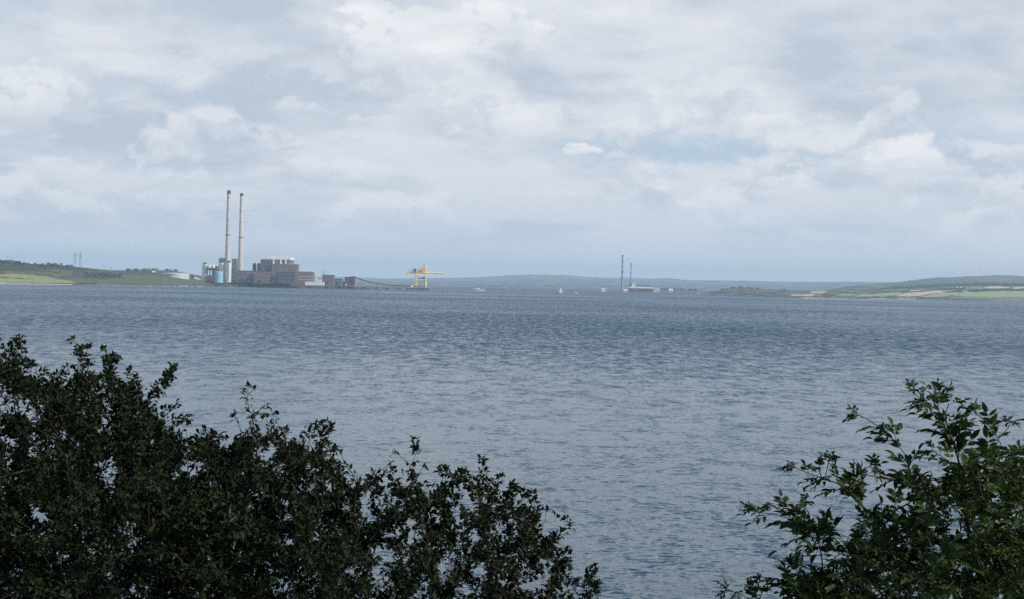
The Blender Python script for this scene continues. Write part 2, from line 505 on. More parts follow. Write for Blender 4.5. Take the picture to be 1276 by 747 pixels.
# ------------------------------------------------------------------ water: one sheet with real waves near the camera
def water():
    rr = [30., 50., 70.]
    while rr[-1] < 2800:
        r = rr[-1]
        rr.append(r + max(.11, r * r / 95000))
    while rr[-1] < 24000:
        rr.append(rr[-1] * 1.03)
    rr = np.array(rr)
    fine = np.radians(np.linspace(-19.5, 19.5, 1300))
    coarse = np.radians(np.concatenate([np.linspace(-180, -20, 60)]))
    coarse2 = np.radians(np.linspace(20, 180, 60))
    aa = np.concatenate([coarse, fine, coarse2])
    Rr, A = np.meshgrid(rr, aa, indexing='ij')
    X, Y = Rr * np.sin(A), Rr * np.cos(A)
    Z = np.zeros_like(X)
    nr = int(np.searchsorted(rr, 1500))
    sp = np.gradient(rr)[:nr, None]
    lat = (rr * np.radians(39 / 1300))[:nr, None]
    g = np.random.default_rng(3)
    n = 64
    lam = np.exp(g.uniform(np.log(.25), np.log(1.7), n))
    lam[:7] = g.uniform(1.8, 5, 7)
    ang = math.radians(255) + g.normal(0, .65, n)
    for l, a in zip(lam, ang):
        k = 2 * math.pi / l
        slope = .10 / math.sqrt(n) * 1.414 * (1.0 if l < 1.9 else .6)
        amp = slope / k
        w = np.clip((l / np.maximum(sp * 1.0, lat) - 2) / 2, 0, 1)
        ph = k * (X[:nr] * math.cos(a) + Y[:nr] * math.sin(a)) + g.uniform(0, 6.28)
        c = np.cos(ph)
        Z[:nr] += amp * w * (c + .18 * np.cos(2 * ph))
    m, nt, b = new_mat('estuary_water')
    L = nt.links.new
    b.inputs['Base Color'].default_value = (.020, .056, .088, 1)
    b.inputs['Roughness'].default_value = .16
    b.inputs['IOR'].default_value = 1.333
    b.inputs['Specular IOR Level'].default_value = .5
    geo = nt.nodes.new('ShaderNodeNewGeometry')

    def slopes(scale, amp, rot, st):
        mp = nt.nodes.new('ShaderNodeMapping')
        mp.inputs['Rotation'].default_value = (0, 0, rot)
        mp.inputs['Scale'].default_value = st
        nz = nt.nodes.new('ShaderNodeTexNoise')
        nz.inputs['Scale'].default_value = scale
        nz.inputs['Detail'].default_value = 2.5
        nz.inputs['Roughness'].default_value = .55
        L(geo.outputs['Position'], mp.inputs['Vector'])
        L(mp.outputs['Vector'], nz.inputs['Vector'])
        sub = nt.nodes.new('ShaderNodeVectorMath')
        sub.operation = 'SUBTRACT'
        sub.inputs[1].default_value = (.5, .5, .5)
        L(nz.outputs['Color'], sub.inputs[0])
        sc = nt.nodes.new('ShaderNodeVectorMath')
        sc.operation = 'MULTIPLY'
        sc.inputs[1].default_value = (amp, amp, 0)
        L(sub.outputs[0], sc.inputs[0])
        return sc

    parts = [slopes(3.4, .52, .3, (1, 1.5, 1)), slopes(1.1, .58, .1, (1, 1.3, 1)), slopes(.25, .40, -.1, (1, .6, 1))]
    # gusts roughen the water in long patches
    mp = nt.nodes.new('ShaderNodeMapping')
    mp.inputs['Scale'].default_value = (1, .45, 1)
    gz = nt.nodes.new('ShaderNodeTexNoise')
    gz.inputs['Scale'].default_value = .006
    gz.inputs['Detail'].default_value = 7
    gz.inputs['Roughness'].default_value = .62
    L(geo.outputs['Position'], mp.inputs['Vector'])
    L(mp.outputs['Vector'], gz.inputs['Vector'])
    mr = nt.nodes.new('ShaderNodeMapRange')
    mr.inputs['From Min'].default_value, mr.inputs['From Max'].default_value = .3, .7
    mr.inputs['To Min'].default_value, mr.inputs['To Max'].default_value = .85, 1.15
    L(gz.outputs['Fac'], mr.inputs['Value'])
    a1 = nt.nodes.new('ShaderNodeVectorMath')
    L(parts[0].outputs[0], a1.inputs[0])
    L(parts[1].outputs[0], a1.inputs[1])
    a2 = nt.nodes.new('ShaderNodeVectorMath')
    L(a1.outputs[0], a2.inputs[0])
    L(parts[2].outputs[0], a2.inputs[1])
    gs = nt.nodes.new('ShaderNodeVectorMath')
    gs.operation = 'SCALE'
    L(a2.outputs[0], gs.inputs[0])
    L(mr.outputs[0], gs.inputs['Scale'])
    a3 = nt.nodes.new('ShaderNodeVectorMath')
    L(gs.outputs[0], a3.inputs[0])
    lean = nt.nodes.new('ShaderNodeVectorMath')
    # reflection brightness put into the normals: tilted by distance, paler near, darker far
    sp_ = nt.nodes.new('ShaderNodeSeparateXYZ')
    L(geo.outputs['Position'], sp_.inputs[0])
    lm = nt.nodes.new('ShaderNodeMapRange')
    for k_, v_ in (('From Min', 90), ('From Max', 620), ('To Min', .03), ('To Max', -.185)):
        lm.inputs[k_].default_value = v_
    L(sp_.outputs['Y'], lm.inputs['Value'])
    cb = nt.nodes.new('ShaderNodeCombineXYZ')
    L(lm.outputs[0], cb.inputs['Y'])
    L(geo.outputs['Normal'], lean.inputs[0])
    # groups of steeper wavelets, and broad lanes of rougher and calmer water
    mps = nt.nodes.new('ShaderNodeMapping')
    mps.inputs['Scale'].default_value = (1, .2, 1)
    L(geo.outputs['Position'], mps.inputs['Vector'])
    ns_ = nt.nodes.new('ShaderNodeTexNoise')
    ns_.inputs['Scale'].default_value = .34
    ns_.inputs['Detail'].default_value = 4
    ns_.inputs['Roughness'].default_value = .9
    L(mps.outputs[0], ns_.inputs['Vector'])
    m1 = nt.nodes.new('ShaderNodeMath')
    m1.operation = 'MULTIPLY_ADD'
    L(ns_.outputs['Fac'], m1.inputs[0])
    m1.inputs[1].default_value, m1.inputs[2].default_value = 5.0, -1.5
    m2 = nt.nodes.new('ShaderNodeMath')
    m2.operation = 'MULTIPLY'
    L(m1.outputs[0], m2.inputs[0])
    L(lm.outputs[0], m2.inputs[1])
    nb_ = nt.nodes.new('ShaderNodeTexNoise')
    nb_.inputs['Scale'].default_value = .0018
    nb_.inputs['Detail'].default_value = 5
    nb_.inputs['Roughness'].default_value = .6
    L(geo.outputs['Position'], nb_.inputs['Vector'])
    m3 = nt.nodes.new('ShaderNodeMath')
    m3.operation = 'MULTIPLY_ADD'
    L(nb_.outputs['Fac'], m3.inputs[0])
    m3.inputs[1].default_value, m3.inputs[2].default_value = 2.2, -.1
    m4 = nt.nodes.new('ShaderNodeMath')
    m4.operation = 'MULTIPLY'
    L(m2.outputs[0], m4.inputs[0])
    L(m3.outputs[0], m4.inputs[1])
    L(m4.outputs[0], cb.inputs['Y'])
    L(cb.outputs[0], lean.inputs[1])
    L(lean.outputs[0], a3.inputs[1])
    nn = nt.nodes.new('ShaderNodeVectorMath')
    nn.operation = 'NORMALIZE'
    L(a3.outputs[0], nn.inputs[0])
    L(nn.outputs[0], b.inputs['Normal'])
    me = grid_mesh('water', np.stack([X, Y, Z], -1).reshape(-1, 3), len(rr), len(aa), m)
    if me.polygons[0].normal.z < 0:
        me.flip_normals()
    tag(link('water', me), kind='structure')


water()

# ------------------------------------------------------------------ built things: helpers in photo pixels at a distance
def span(x0, x1, yt, yb, D):
    xc = (x0 + x1) / 2
    a, b = at(x0, yb, D), at(x1, yb, D)
    return a[0], b[0], at(xc, yb, D)[2], at(xc, yt, D)[2]


def pxm(D):
    return D / FPX


def block(mb, x0, x1, yt, yb, D, depth, sink=2.0):
    X0, X1, zb, zt = span(x0, x1, yt, yb, D)
    mb.box(X0, X1, D, D + depth, zb - sink, zt)
    return X0, X1, zb, zt


def simple_building(name, label, cat, x0, x1, yt, yb, D, depth, wall, roof, trim=1.0, sink=2.0, over=.6, bands=0, band_mat=None, door=True, group=None):
    X0, X1, zb, zt = span(x0, x1, yt, yb, D)
    t = thing(name, label, cat, ((X0 + X1) / 2, D + depth / 2, zb), group)
    mb = MB()
    mb.box(X0, X1, D, D + depth, zb - sink, zt - trim)
    wo = mb.build('wall', wall, t)
    MB().box(X0 - over, X1 + over, D - over, D + depth + over, zt - trim, zt).build('roof', roof, t)
    if bands:
        b = MB()
        for i in range(bands):
            z = zb + (zt - zb) * (i + .7) / (bands + .6)
            b.box(X0 + 1, X1 - 1, D - .25, D - .003, z - .45, z + .45)
        b.build('window_band', band_mat or M['glass'], wo)
    if door:
        w = (X1 - X0) * .12
        xm = X0 + (X1 - X0) * .3
        MB().box(xm - w, xm + w, D - .3, D - .003, zb - .5, zb + min(6, (zt - zb) * .35)).build('door', M['darksteel'], wo)
    return t


# chimneys
def chimney(name, label, xb, xt, ybase, ytop, D, rb, rt, ring_y, cap_y, concrete, group, ringw=.3):
    p = at(xb, ybase, D)
    ztop, zr, zc = at(xb, ytop, D)[2], at(xb, ring_y, D)[2], at(xb, cap_y, D)[2]
    k = pxm(D)
    rb, rt = rb * k, rt * k
    zb = p[2] - 6
    t = thing(name, label, 'chimney', (p[0], D, p[2]), group)

    def r(z):
        return rb + (rt - rb) * (z - p[2]) / (ztop - p[2])
    sh = MB().lathe(p[0], D, [(r(zb), zb), (r(zr), zr), (r(zc), zc)], 32).build('shaft', concrete, t)
    MB().lathe(p[0], D, [(r(zr) + .5, zr - 1.4), (r(zr) + .9, zr - .4), (r(zr) + .9, zr + .8), (r(zr) + .4, zr + 1.2)], 32).build('gallery', M['greysteel'], t)
    rc = r(zc)
    MB().lathe(p[0], D, [(rc + .03, zc), (rc + .6, zc + 1), (rt + .6, ztop - 2), (rt + .1, ztop - 1.6), (rt - .2, ztop), (rt - 1.2, ztop)], 32).build('cap', M['dark_band'], t)
    for i in range(3):
        z = zc - 10 - i * 28
        g = MB()
        g.lathe(p[0], D, [(r(z) + .05, z - .35), (r(z) + .25, z - .3), (r(z) + .25, z + .3), (r(z) + .05, z + .35)], 32)
        g.build('band', M['greysteel'], sh)
    return t


GC = 'pale concrete power station chimneys'
chimney('power_chimney', 'tall pale concrete chimney with dark cap, rising directly behind the white silos', 283.2, 283.2, 350, 237.4, 4230, 3.7, 2.0, 293, 242.2, M['concrete'], GC)
chimney('power_chimney', 'tall pale concrete chimney with dark cap, nearer the big brown boiler house', 299.2, 299.2, 350, 241, 4225, 3.3, 1.9, 296, 244.6, M['concrete'], GC)

# grey ash building between the chimneys
t = thing('ash_building', 'grey steel building behind the silos, around the foot of the chimneys', 'building', at(280, 349, 4260))
MB_ = MB(); block(MB_, 265, 294.6, 332, 351, 4258, 40); MB_.build('wall', M['greysteel'], t)
MB_ = MB(); X0, X1, zb, zt = span(272.6, 281.6, 321.6, 332, 4262); MB_.box(X0, X1, 4262, 4296, at(277, 332, 4262)[2] + .003, zt); MB_.build('roof_house', M['greysteel'], t)
MB_ = MB(); X0, X1, zb, zt = span(288.8, 294.6, 322.6, 332, 4262); MB_.box(X0, X1, 4262, 4296, at(292, 332, 4262)[2] + .003, zt); MB_.build('roof_house', M['greysteel'], t)
b = MB(); X0, X1, zb, zt = span(266, 294, 334, 348, 4258)
for i in range(4):
    b.box(X0, X1, 4257.7, 4257.997, zb + i * 7 + 3, zb + i * 7 + 4.2)
b.build('window_band', M['darksteel'], t)


# silos
def silo(label, x0, x1, yt, yb, cap0, cap1, ycap, D):
    k = pxm(D)
    p = at((x0 + x1) / 2, yb, D)
    zt, zc = at((x0 + x1) / 2, yt, D)[2], at((x0 + x1) / 2, ycap, D)[2]
    r = (x1 - x0) / 2 * k
    t = thing('ash_silo', label, 'silo', (p[0], D, p[2]), 'white ash silos')
    MB().lathe(p[0], D, [(r, p[2] - 4), (r, zt - 1.5), (r * .94, zt), (r * .4, zt + .6)], 28).build('drum', M['cream'], t)
    rc = (cap1 - cap0) / 2 * k
    MB().box(p[0] - rc, p[0] + rc, D - rc, D + rc, zt + .3, zc).build('roof_house', M['darksteel'], t)
    rl = MB()
    for i in range(20):
        a = 2 * math.pi * i / 20
        b_ = 2 * math.pi * (i + 1) / 20
        q = (p[0] + r * .95 * math.cos(a), D + r * .95 * math.sin(a))
        s = (p[0] + r * .95 * math.cos(b_), D + r * .95 * math.sin(b_))
        rl.tube((q[0], q[1], zt), (q[0], q[1], zt + 1.2), .06, n=4)
        rl.tube((q[0], q[1], zt + 1.2), (s[0], s[1], zt + 1.2), .06, n=4)
    rl.build('railing', M['greysteel'], t)
    xl = p[0] + r * .3
    MB().box(xl - .4, xl + .4, D - r - .9, D - r * .9, p[2], zt).build('ladder', M['greysteel'], t)


silo('white silo with a small dark cap, standing apart left of the hopper tower', 251.6, 258.4, 329.6, 348, 253.2, 256.8, 327.4, 4090)
silo('white silo rising behind the light blue tank', 272.2, 278.8, 327.8, 350, 273.6, 277.2, 325.4, 4095)
silo('white silo just right of the light blue tank, directly under the left chimney', 280.0, 288.0, 327.8, 350, 282.2, 286, 325.2, 4092)

# blue tank
k = pxm(4060)
p = at(272.6, 351, 4060)
t = thing('blue_tank', 'light blue cylindrical tank in front of the white silos', 'tank', (p[0], 4060, p[2]))
zt = at(272.6, 338.8, 4060)[2]
r = 5.2 * k
MB().lathe(p[0], 4060, [(r, p[2] - 3), (r, zt - .8), (r * .9, zt), (r * .2, zt + .8)], 28).build('drum', M['blue'], t)
MB().lathe(p[0], 4060, [(r + .05, zt - 1.4), (r + .3, zt - 1.3), (r + .3, zt - .9), (r + .05, zt - .8)], 28).build('rim', M['white'], t)

# hopper tower
D = 4085
k = pxm(D)
t = thing('hopper_tower', 'pair of round white hoppers on a dark steel frame between two silos', 'hopper', at(263, 350, D))
for xc in (260.8, 265.6):
    c = at(xc, 334, D)
    zt = at(xc, 329.8, D)[2]
    h = zt - c[2]
    MB().lathe(c[0], D, [(.6, c[2] - 3), (2.3 * k, c[2]), (2.35 * k, c[2] + h * .5), (1.8 * k, c[2] + h * .85), (.5, zt)], 20).build('hopper', M['cream'], t)
fr = MB()
X0, X1, zb, zt = span(258, 268, 334.4, 350, D)
z1 = at(263, 339, D)[2]
fr.box(X0, X1, D - 4, D + 4, at(263, 337.2, D)[2], zt - .3)
for i in range(4):
    x = X0 + (X1 - X0) * i / 3
    for yy in (-3.5, 3.5):
        fr.bar((x, D + yy, at(263, 344, D)[2]), (x, D + yy, zt - .4), .6)
fr.build('frame', M['darksteel'], t)
bb = MB(); block(bb, 257.6, 268.2, 343.4, 350.8, D - 6, 14); bb.build('base_house', M['brick_dark'], t)

# storage tank etc. at the left of the station
D = 4040
k = pxm(D)
c = at(219, 350, D)
zt = at(219, 341.0, D)[2]
t = thing('storage_tank', 'wide low pale grey storage tank on the shore left of the silos', 'tank', (c[0], D, c[2]))
r = 16.5 * k
MB().lathe(c[0], D, [(r, c[2] - 5), (r, zt - .5), (r * .98, zt), (r * .5, zt + 1.2), (1, zt + 1.8)], 40).build('drum', M['tankgrey'], t)
MB().lathe(c[0], D, [(r + .03, zt - 1.2), (r + .5, zt - 1.1), (r + .5, zt - .5), (r + .03, zt - .4)], 40).build('rim', M['white'], t)
st = MB()
pp_, ff_ = [], []
for i in range(15):
    a0 = -2.6 + i * .07
    z0 = c[2] + (zt - c[2]) * i / 14
    for rr_ in (r + .05, r + 1.4):
        pp_ += [(c[0] + rr_ * math.cos(a0), D + rr_ * math.sin(a0), z0 - .3), (c[0] + rr_ * math.cos(a0), D + rr_ * math.sin(a0), z0 + .3)]
    if i:
        o = 4 * (i - 1)
        ff_ += [(o, o + 4, o + 6, o + 2), (o + 1, o + 3, o + 7, o + 5), (o + 2, o + 6, o + 7, o + 3), (o, o + 1, o + 5, o + 4)]
st.poly(pp_, ff_)
st.build('stair', M['greysteel'], t)
simple_building('pump_house', 'small grey shed beside the wide storage tank', 'building', 234.6, 241.2, 344.2, 349.6, 4070, 14, M['greysteel'], M['darksteel'])
# pale arched shed
D = 4085
t = thing('arched_shed', 'long low pale arched shed between the storage tank and the silos', 'shed', at(248, 350, D))
X0, X1, zb, zt = span(240.6, 257.4, 345.2, 350, D)
ar = MB()
n = 10
pts, fc = [], []
for s in (0, 1):
    for i in range(n + 1):
        a = math.pi * i / n
        pts.append((X0 if s == 0 else X1, D + 10 - 10 * math.cos(a), zb - 1.5 + (zt - zb + 1.5) * math.sin(a) * (1 if s == 0 else .45)))
for i in range(n):
    fc.append((i, i + 1, n + 2 + i, n + 1 + i))
fc += [tuple(range(n, -1, -1)), tuple(range(n + 1, 2 * n + 2))]
ar.poly(pts, fc).build('roof', M['cream'], t)
MB().box(X0 - .4, X0 - .003, D + 7, D + 13, zb - 1, zb + 3).build('door', M['darksteel'], t)

# brown building left of the boiler house
simple_building('brown_workshop', 'low brown block at the foot of the second chimney', 'building', 294.6, 315.0, 337.4, 352, 4120, 40, M['brick'], M['brick_dark'], bands=2, band_mat=M['brick_dark'])
# twin flues
D = 4140
t = thing('flue_stacks', 'pair of stubby dark brown flue towers against the left side of the boiler house', 'flue tower', at(318.5, 350, D))
for x0, x1 in ((313.4, 318.2), (319.0, 324.0)):
    X0, X1, zb, zt = span(x0, x1, 329.4, 351, D)
    r = (X1 - X0) / 2
    MB().lathe((X0 + X1) / 2, D + 12, [(r, zb - 2), (r, zt - 1), (r * .8, zt + 1), (r * .3, zt + 3.4)], 20).build('flue', M['brick_dark'], t)
MB_ = MB(); X0, X1, zb, zt = span(314, 323.8, 337.5, 352, D - 8); MB_.box(X0, X1, D - 8, D - .3, zb - 2, zt); MB_.build('base_house', M['brick'], t)

# main boiler house
D = 4130
X0, X1, zb, zt = span(324.2, 361.2, 321.0, 352, D)
t = thing('boiler_house', 'tallest brown block of the power station, white roof edge and white vertical ducts', 'building', ((X0 + X1) / 2, D + 35, zb))
zr = at(342, 323.6, D)[2]
MB().box(X0, X1, D, D + 70, zb - 2, zr).build('wall', M['brick'], t)
ro = MB().box(X0 - .8, X1 + .8, D - .8, D + 70.8, zr, zt).build('roof', M['white'], t)
rf = MB()
for xa, xb_, yy in ((336.4, 339.6, 319.6), (341, 345.5, 320.2), (349, 352, 319.8), (354.6, 357, 320.2)):
    a, b_ = at(xa, 321, D)[0], at(xb_, 321, D)[0]
    rf.box(a, b_, D + 12, D + 26, zt + .003, at(xa, yy, D)[2])
rf.build('roof_vent', M['cream'], ro)
for xa, xb_ in ((340.0, 341.9), (349.0, 350.9), (355.3, 357.0)):
    a, b_ = at(xa, 325, D)[0], at(xb_, 325, D)[0]
    MB().box(a, b_, D - 2.2, D - .003, at(xa, 329.6, D)[2], zr - .1).build('duct', M['white'], t)
pn = MB()
for i in range(9):
    x = X0 + (X1 - X0) * (i + .5) / 9
    pn.box(x - .25, x + .25, D - .3, D - .003, zb + 22, zr - .5)
pn.build('cladding_rib', M['brick_dark'], t)
wb = MB()
for f_ in (.62, .70, .93):
    z = zb + (zr - zb) * f_
    wb.box(X0 + 2, X0 + (X1 - X0) * .40, D - .5, D - .31, z - .5, z + .5)
wb.build('window_band', M['glass'], t)
pp = MB()
for i in range(3):
    x = X0 + 8 + i * 7
    pp.tube((x, D - 1.4, zb + 28), (x, D - 1.4, zr - 2), .6, n=8)
pp.build('pipework', M['greysteel'], t)
# right-hand front hall
D = 4095
X0, X1, zb, zt = span(337.8, 370.4, 329.4, 352.6, D)
t = thing('turbine_hall', 'broad brown hall stepping forward below the white ducts of the boiler house', 'building', ((X0 + X1) / 2, D, zb))
MB().box(X0, X1, D, D + 34, zb - 2, zt - 1).build('wall', M['brick'], t)
MB().box(X0 - .5, X1 + .5, D - .5, D + 34.2, zt - 1, zt).build('roof', M['brick_pink'], t)
a0, a1, zb2, zt2 = span(346.8, 368.0, 338.6, 352.6, D - 16)
MB().box(a0, a1, D - 16, D - .003, zb2 - 2, zt2 - 1.2).build('front_bay', M['brick_dark'], t)
MB().box(a0 - .5, a1 + .5, D - 16.5, D - .503, zt2 - 1.2, zt2).build('canopy', M['brick_pink'], t)
wb = MB()
for f_ in (.35, .6):
    z = zb2 + (zt2 - zb2) * f_
    wb.box(a0 + 2, a1 - 2, D - 16.4, D - 16.003, z - .8, z + .8)
wb.build('window_band', M['glass'], t)
for i in range(5):
    x = a0 + (a1 - a0) * (i + .5) / 5
    MB().box(x - 1.5, x + 1.5, D + 8, D + 12, zt + .003, zt + 1.6).build('roof_vent', M['tankgrey'], t)
c0, c1, _, _ = span(338.6, 346.0, 330, 352, D - 5)
MB().box(c0, c1, D - 5, D - .003, zb - 2, zt - 2.5).build('stair_tower', M['brick'], t)
c0, c1, _, _ = span(346.05, 347.2, 330, 352, D - 5)
MB().box(c0, c1 - .1, D - 3, D - .003, zt2 + .05, zt - 3).build('duct', M['brick_pink'], t)
# lower left front block
simple_building('coal_bunker', 'plain brown block below the left wall of the boiler house', 'building', 316.4, 337.4, 338.0, 352.6, 4088, 36, M['brick'], M['brick_dark'], bands=1, band_mat=M['brick_dark'])
# right low hall
D = 4100
X0, X1, zb, zt = span(370.7, 389.6, 338.4, 353.0, D)
t = thing('control_building', 'low pinkish brown block with pale stripes, right end of the station', 'building', ((X0 + X1) / 2, D, zb))
MB().box(X0, X1, D, D + 40, zb - 2, zt - .8).build('wall', M['brick_pink'], t)
MB().box(X0 - .4, X1 + .4, D - .4, D + 40.4, zt - .8, zt).build('roof', M['cream'], t)
s_ = MB()
for f_ in (.3, .55):
    s_.box(X0 + .5, X1 - .5, D - .25, D - .003, zb + (zt - zb) * f_, zb + (zt - zb) * f_ + .9)
s_.build('window_band', M['cream'], t)
# white sheds on the shore
simple_building('white_shed', 'long very low white shed on the bank below the pinkish block', 'shed', 380.2, 403.4, 351.2, 353.8, 4075, 14, M['white'], M['white'], trim=.6, over=.3, door=False, sink=4)
simple_building('white_cabin', 'small white cabin on the roof line of the long low shed', 'cabin', 396.6, 400.4, 349.0, 352.6, 4095, 8, M['white'], M['white'], trim=.6, over=.3, door=False, sink=4)
simple_building('small_white_house', 'small white box behind the shore sheds, near the pinkish block', 'building', 391.4, 394.8, 346.2, 348.4, 4200, 10, M['white'], M['tankgrey'], trim=.6, over=.3, door=False, sink=14)

# coal handling
t = simple_building('coal_tower', 'dark reddish brown tower block between the station and the conveyor', 'building', 401.4, 415.6, 342.8, 354, 4120, 26, M['brick'], M['brick_dark'], bands=2, band_mat=M['brick_dark'], sink=4)
simple_building('crusher_house', 'lower dark block just right of the reddish coal tower', 'building', 415.9, 426.0, 347.6, 354.8, 4150, 20, M['greysteel'], M['darksteel'], bands=1, sink=4)
# little derrick
D = 4135
t = thing('derrick_crane', 'tiny dark derrick with a V shaped jib behind the coal tower', 'crane', at(403.5, 343, D))
a = at(403.6, 343.5, D)
MB().bar(a, at(401.2, 336.6, D), .35).build('jib', M['darksteel'], t)
MB().bar(a, at(406.0, 337.6, D), .3).build('mast', M['darksteel'], t)
MB().box(a[0] - 3, a[0] + 3, D - 2, D + 2, a[2] - 4, a[2] + .5).build('cab', M['rust'], t)
# transfer house
D = 4180
X0, X1, zb, zt = span(429.6, 441.4, 346.4, 357, D)
t = thing('transfer_house', 'dark rusty transfer house with a slanting roof at the top of the conveyor', 'building', ((X0 + X1) / 2, D, zb))
MB().box(X0, X1, D, D + 20, zb - 5, zt).build('wall', M['rust'], t)
MB().wedge(X0 - 1.2, X1 + 1.2, D - 1, D + 21, zt + .003, zt + 1, zt + 4.2).build('roof', M['darksteel'], t)
MB().box(X0 - 8, X0 - .003, D + 2, D + 16, zb - 5, zb + (zt - zb) * .6).build('annex', M['brick'], t)
MB().box(X0 + 1, X0 + 6, D - .3, D - .003, zb + 1, zb + 6).build('window', M['cream'], t)

# conveyor gallery
def polyline_beam(mb, pts, w, h):
    for a, b in zip(pts[:-1], pts[1:]):
        a, b = np.array(a), np.array(b)
        p = [(a[0], a[1] - w, a[2]), (a[0], a[1] + w, a[2]), (a[0], a[1] + w, a[2] + h), (a[0], a[1] - w, a[2] + h),
             (b[0], b[1] - w, b[2]), (b[0], b[1] + w, b[2]), (b[0], b[1] + w, b[2] + h), (b[0], b[1] - w, b[2] + h)]
        mb.poly(p, [(0, 1, 2, 3), (7, 6, 5, 4), (0, 4, 5, 1), (1, 5, 6, 2), (2, 6, 7, 3), (3, 7, 4, 0)])


DC = 4175
pts = [at(x, y, DC) for x, y in ((441.8, 346.8), (450, 349.2), (460, 352.0), (470, 354.2), (480, 355.6), (490, 356.6), (516, 357.6))]
t = thing('conveyor_gallery', 'long dark conveyor sloping down from the transfer house to the jetty crane', 'conveyor', pts[3])
g = MB(); polyline_beam(g, pts, 1.6, 1.9); g.build('gallery', M['darksteel'], t)
g = MB(); polyline_beam(g, [p + np.array([0, 0, 1.95]) for p in pts], 1.9, .35); g.build('roof', M['greysteel'], t)
for x, y in ((450, 349.2), (460, 352.0), (470, 354.2), (480, 355.6), (492, 356.7), (504, 357.1)):
    a = at(x, y, DC)
    l = MB()
    l.bar((a[0] - 1.5, DC, 6.6), (a[0], DC, a[2]), .25)
    l.bar((a[0] + 1.5, DC, 6.6), (a[0], DC, a[2]), .25)
    l.build('trestle', M['greysteel'], t)

# jetty
DJ = 4170
xa, xb_ = at(436, 359.6, DJ)[0], at(535, 361.2, DJ)[0]
t = thing('jetty', 'long low concrete jetty on piles running out to the yellow crane', 'jetty', ((xa + xb_) / 2, DJ, 0))
MB().box(xa, xb_, DJ - 8, DJ + 16, 5.4, 6.6).build('deck', M['pier'], t)
xr = at(508, 361, DJ)[0]
MB().box(xr, xb_ + 2, DJ - 10, DJ + 18, 6.603, 7.4).build('berth', M['cream'], t)
n = 34
for i in range(n):
    x = xa + 3 + (xb_ - xa - 6) * i / (n - 1)
    wide = i % 5 in (0, 1) or i > 23
    q = MB()
    q.box(x - (1.9 if wide else .8), x + (1.9 if wide else .8), DJ - 6, DJ - 3.5, -1, 5.4)
    q.build('pile', M['brick_dark'] if wide else M['greysteel'], t)
rl = MB()
for i in range(60):
    x = xa + (xb_ - xa) * i / 59
    rl.bar((x, DJ - 7.8, 6.6), (x, DJ - 7.8, 7.8), .05)
rl.bar((xa, DJ - 7.8, 7.8), (xb_, DJ - 7.8, 7.8), .06)
rl.build('railing', M['cream'], t)
simple_building('jetty_hut', 'small white hut on the jetty just left of the yellow crane', 'hut', 512.0, 514.8, 355.8, 358.0, 4164, 4, M['white'], M['cream'], trim=.4, over=.3, door=False, sink=.4)
simple_building('pier_hut', 'pale hut on the root of the jetty below the transfer house', 'hut', 441, 449, 354.6, 357.2, 4165, 5, M['pier'], M['cream'], trim=.6, over=.3, door=False, sink=.6)

# the yellow ship unloader
D = 4172
k = pxm(D)
base = at(524.5, 358, D)
zd = 7.4
t = thing('ship_unloader', 'big yellow ship unloading gantry crane with long boom on the jetty', 'crane', (base[0], D, zd))


def X(px, py):
    q = at(px, py, D)
    return q


def frame_bar(mb, a, b, r, dy=0):
    p_, q_ = X(*a), X(*b)
    mb.bar((p_[0], D + dy, max(p_[2], zd)), (q_[0], D + dy, max(q_[2], zd)), r * 1.25)


for dy in (-7, 7):
    for a, b, r, m in (((530.6, 359.2), (530.8, 341), .95, 'paleyellow'), ((519.4, 359.2), (519.4, 341), .75, 'paleyellow'), ((517.0, 359.2), (517.0, 341.6), .55, 'yellow')):
        g = MB(); frame_bar(g, a, b, r, dy); g.build('leg', M[m], t)
g = MB()
frame_bar(g, (530.8, 341), (530.9, 328), .8)
g.build('mast', M['paleyellow'], t)
g = MB(); frame_bar(g, (505.8, 340.2), (530, 340.4), 1.0); frame_bar(g, (505.8, 338.6), (517, 338.2), .5); g.build('back_boom', M['yellow'], t)
g = MB(); frame_bar(g, (530.8, 340.4), (552.6, 340.6), 1.0, -2.5); frame_bar(g, (530.8, 340.4), (552.6, 340.6), 1.0, 2.5)
for i in range(9):
    x = 533 + i * 2.3
    q = X(x, 340.5)
    g.bar((q[0], D - 2.5, q[2]), (q[0], D + 2.5, q[2]), .3)
frame_bar(g, (530.8, 339.2), (540, 339.6), .3)
g.build('boom', M['paleyellow'], t)
g = MB()
frame_bar(g, (507, 338.6), (529.8, 329.6), .45)
frame_bar(g, (514, 336.6), (522, 336.0), .4)
g.build('backstay', M['paleyellow'], t)
g = MB(); frame_bar(g, (531, 329.2), (546, 340.2), .10); g.build('forestay', M['yellow'], t)
# machinery house and trusses
a, b_ = X(515.2, 339.2), X(518.6, 335.2)
MB().box(a[0], b_[0], D - 4, D + 4, a[2], b_[2]).build('machinery_house', M['olive'], t)
a, b_ = X(518.8, 340.6), X(529.8, 337.4)
MB().box(a[0], b_[0], D - 3.2, D + 3.2, a[2], b_[2]).build('winch_house', M['yellow'], t)
g = MB(); a, b_ = X(522, 340), X(526.4, 336.2); g.box(a[0], b_[0], D - 3.6, D + 3.6, a[2], b_[2]); g.build('cab', M['orange'], t)
g = MB()
for dy in (-6, 6):
    pp = [X(519.6, 337.4), X(529.9, 332.4), X(529.9, 337.4)]
    g.poly([(q[0], D + dy * .5, q[2]) for q in pp] + [(q[0], D + dy * .5 + .6, q[2]) for q in pp], [(0, 1, 2), (5, 4, 3), (0, 3, 4, 1), (1, 4, 5, 2), (2, 5, 3, 0)])
g.build('gusset', M['yellow'], t)
a, b_ = X(520.6, 347.6), X(529.6, 345.4)
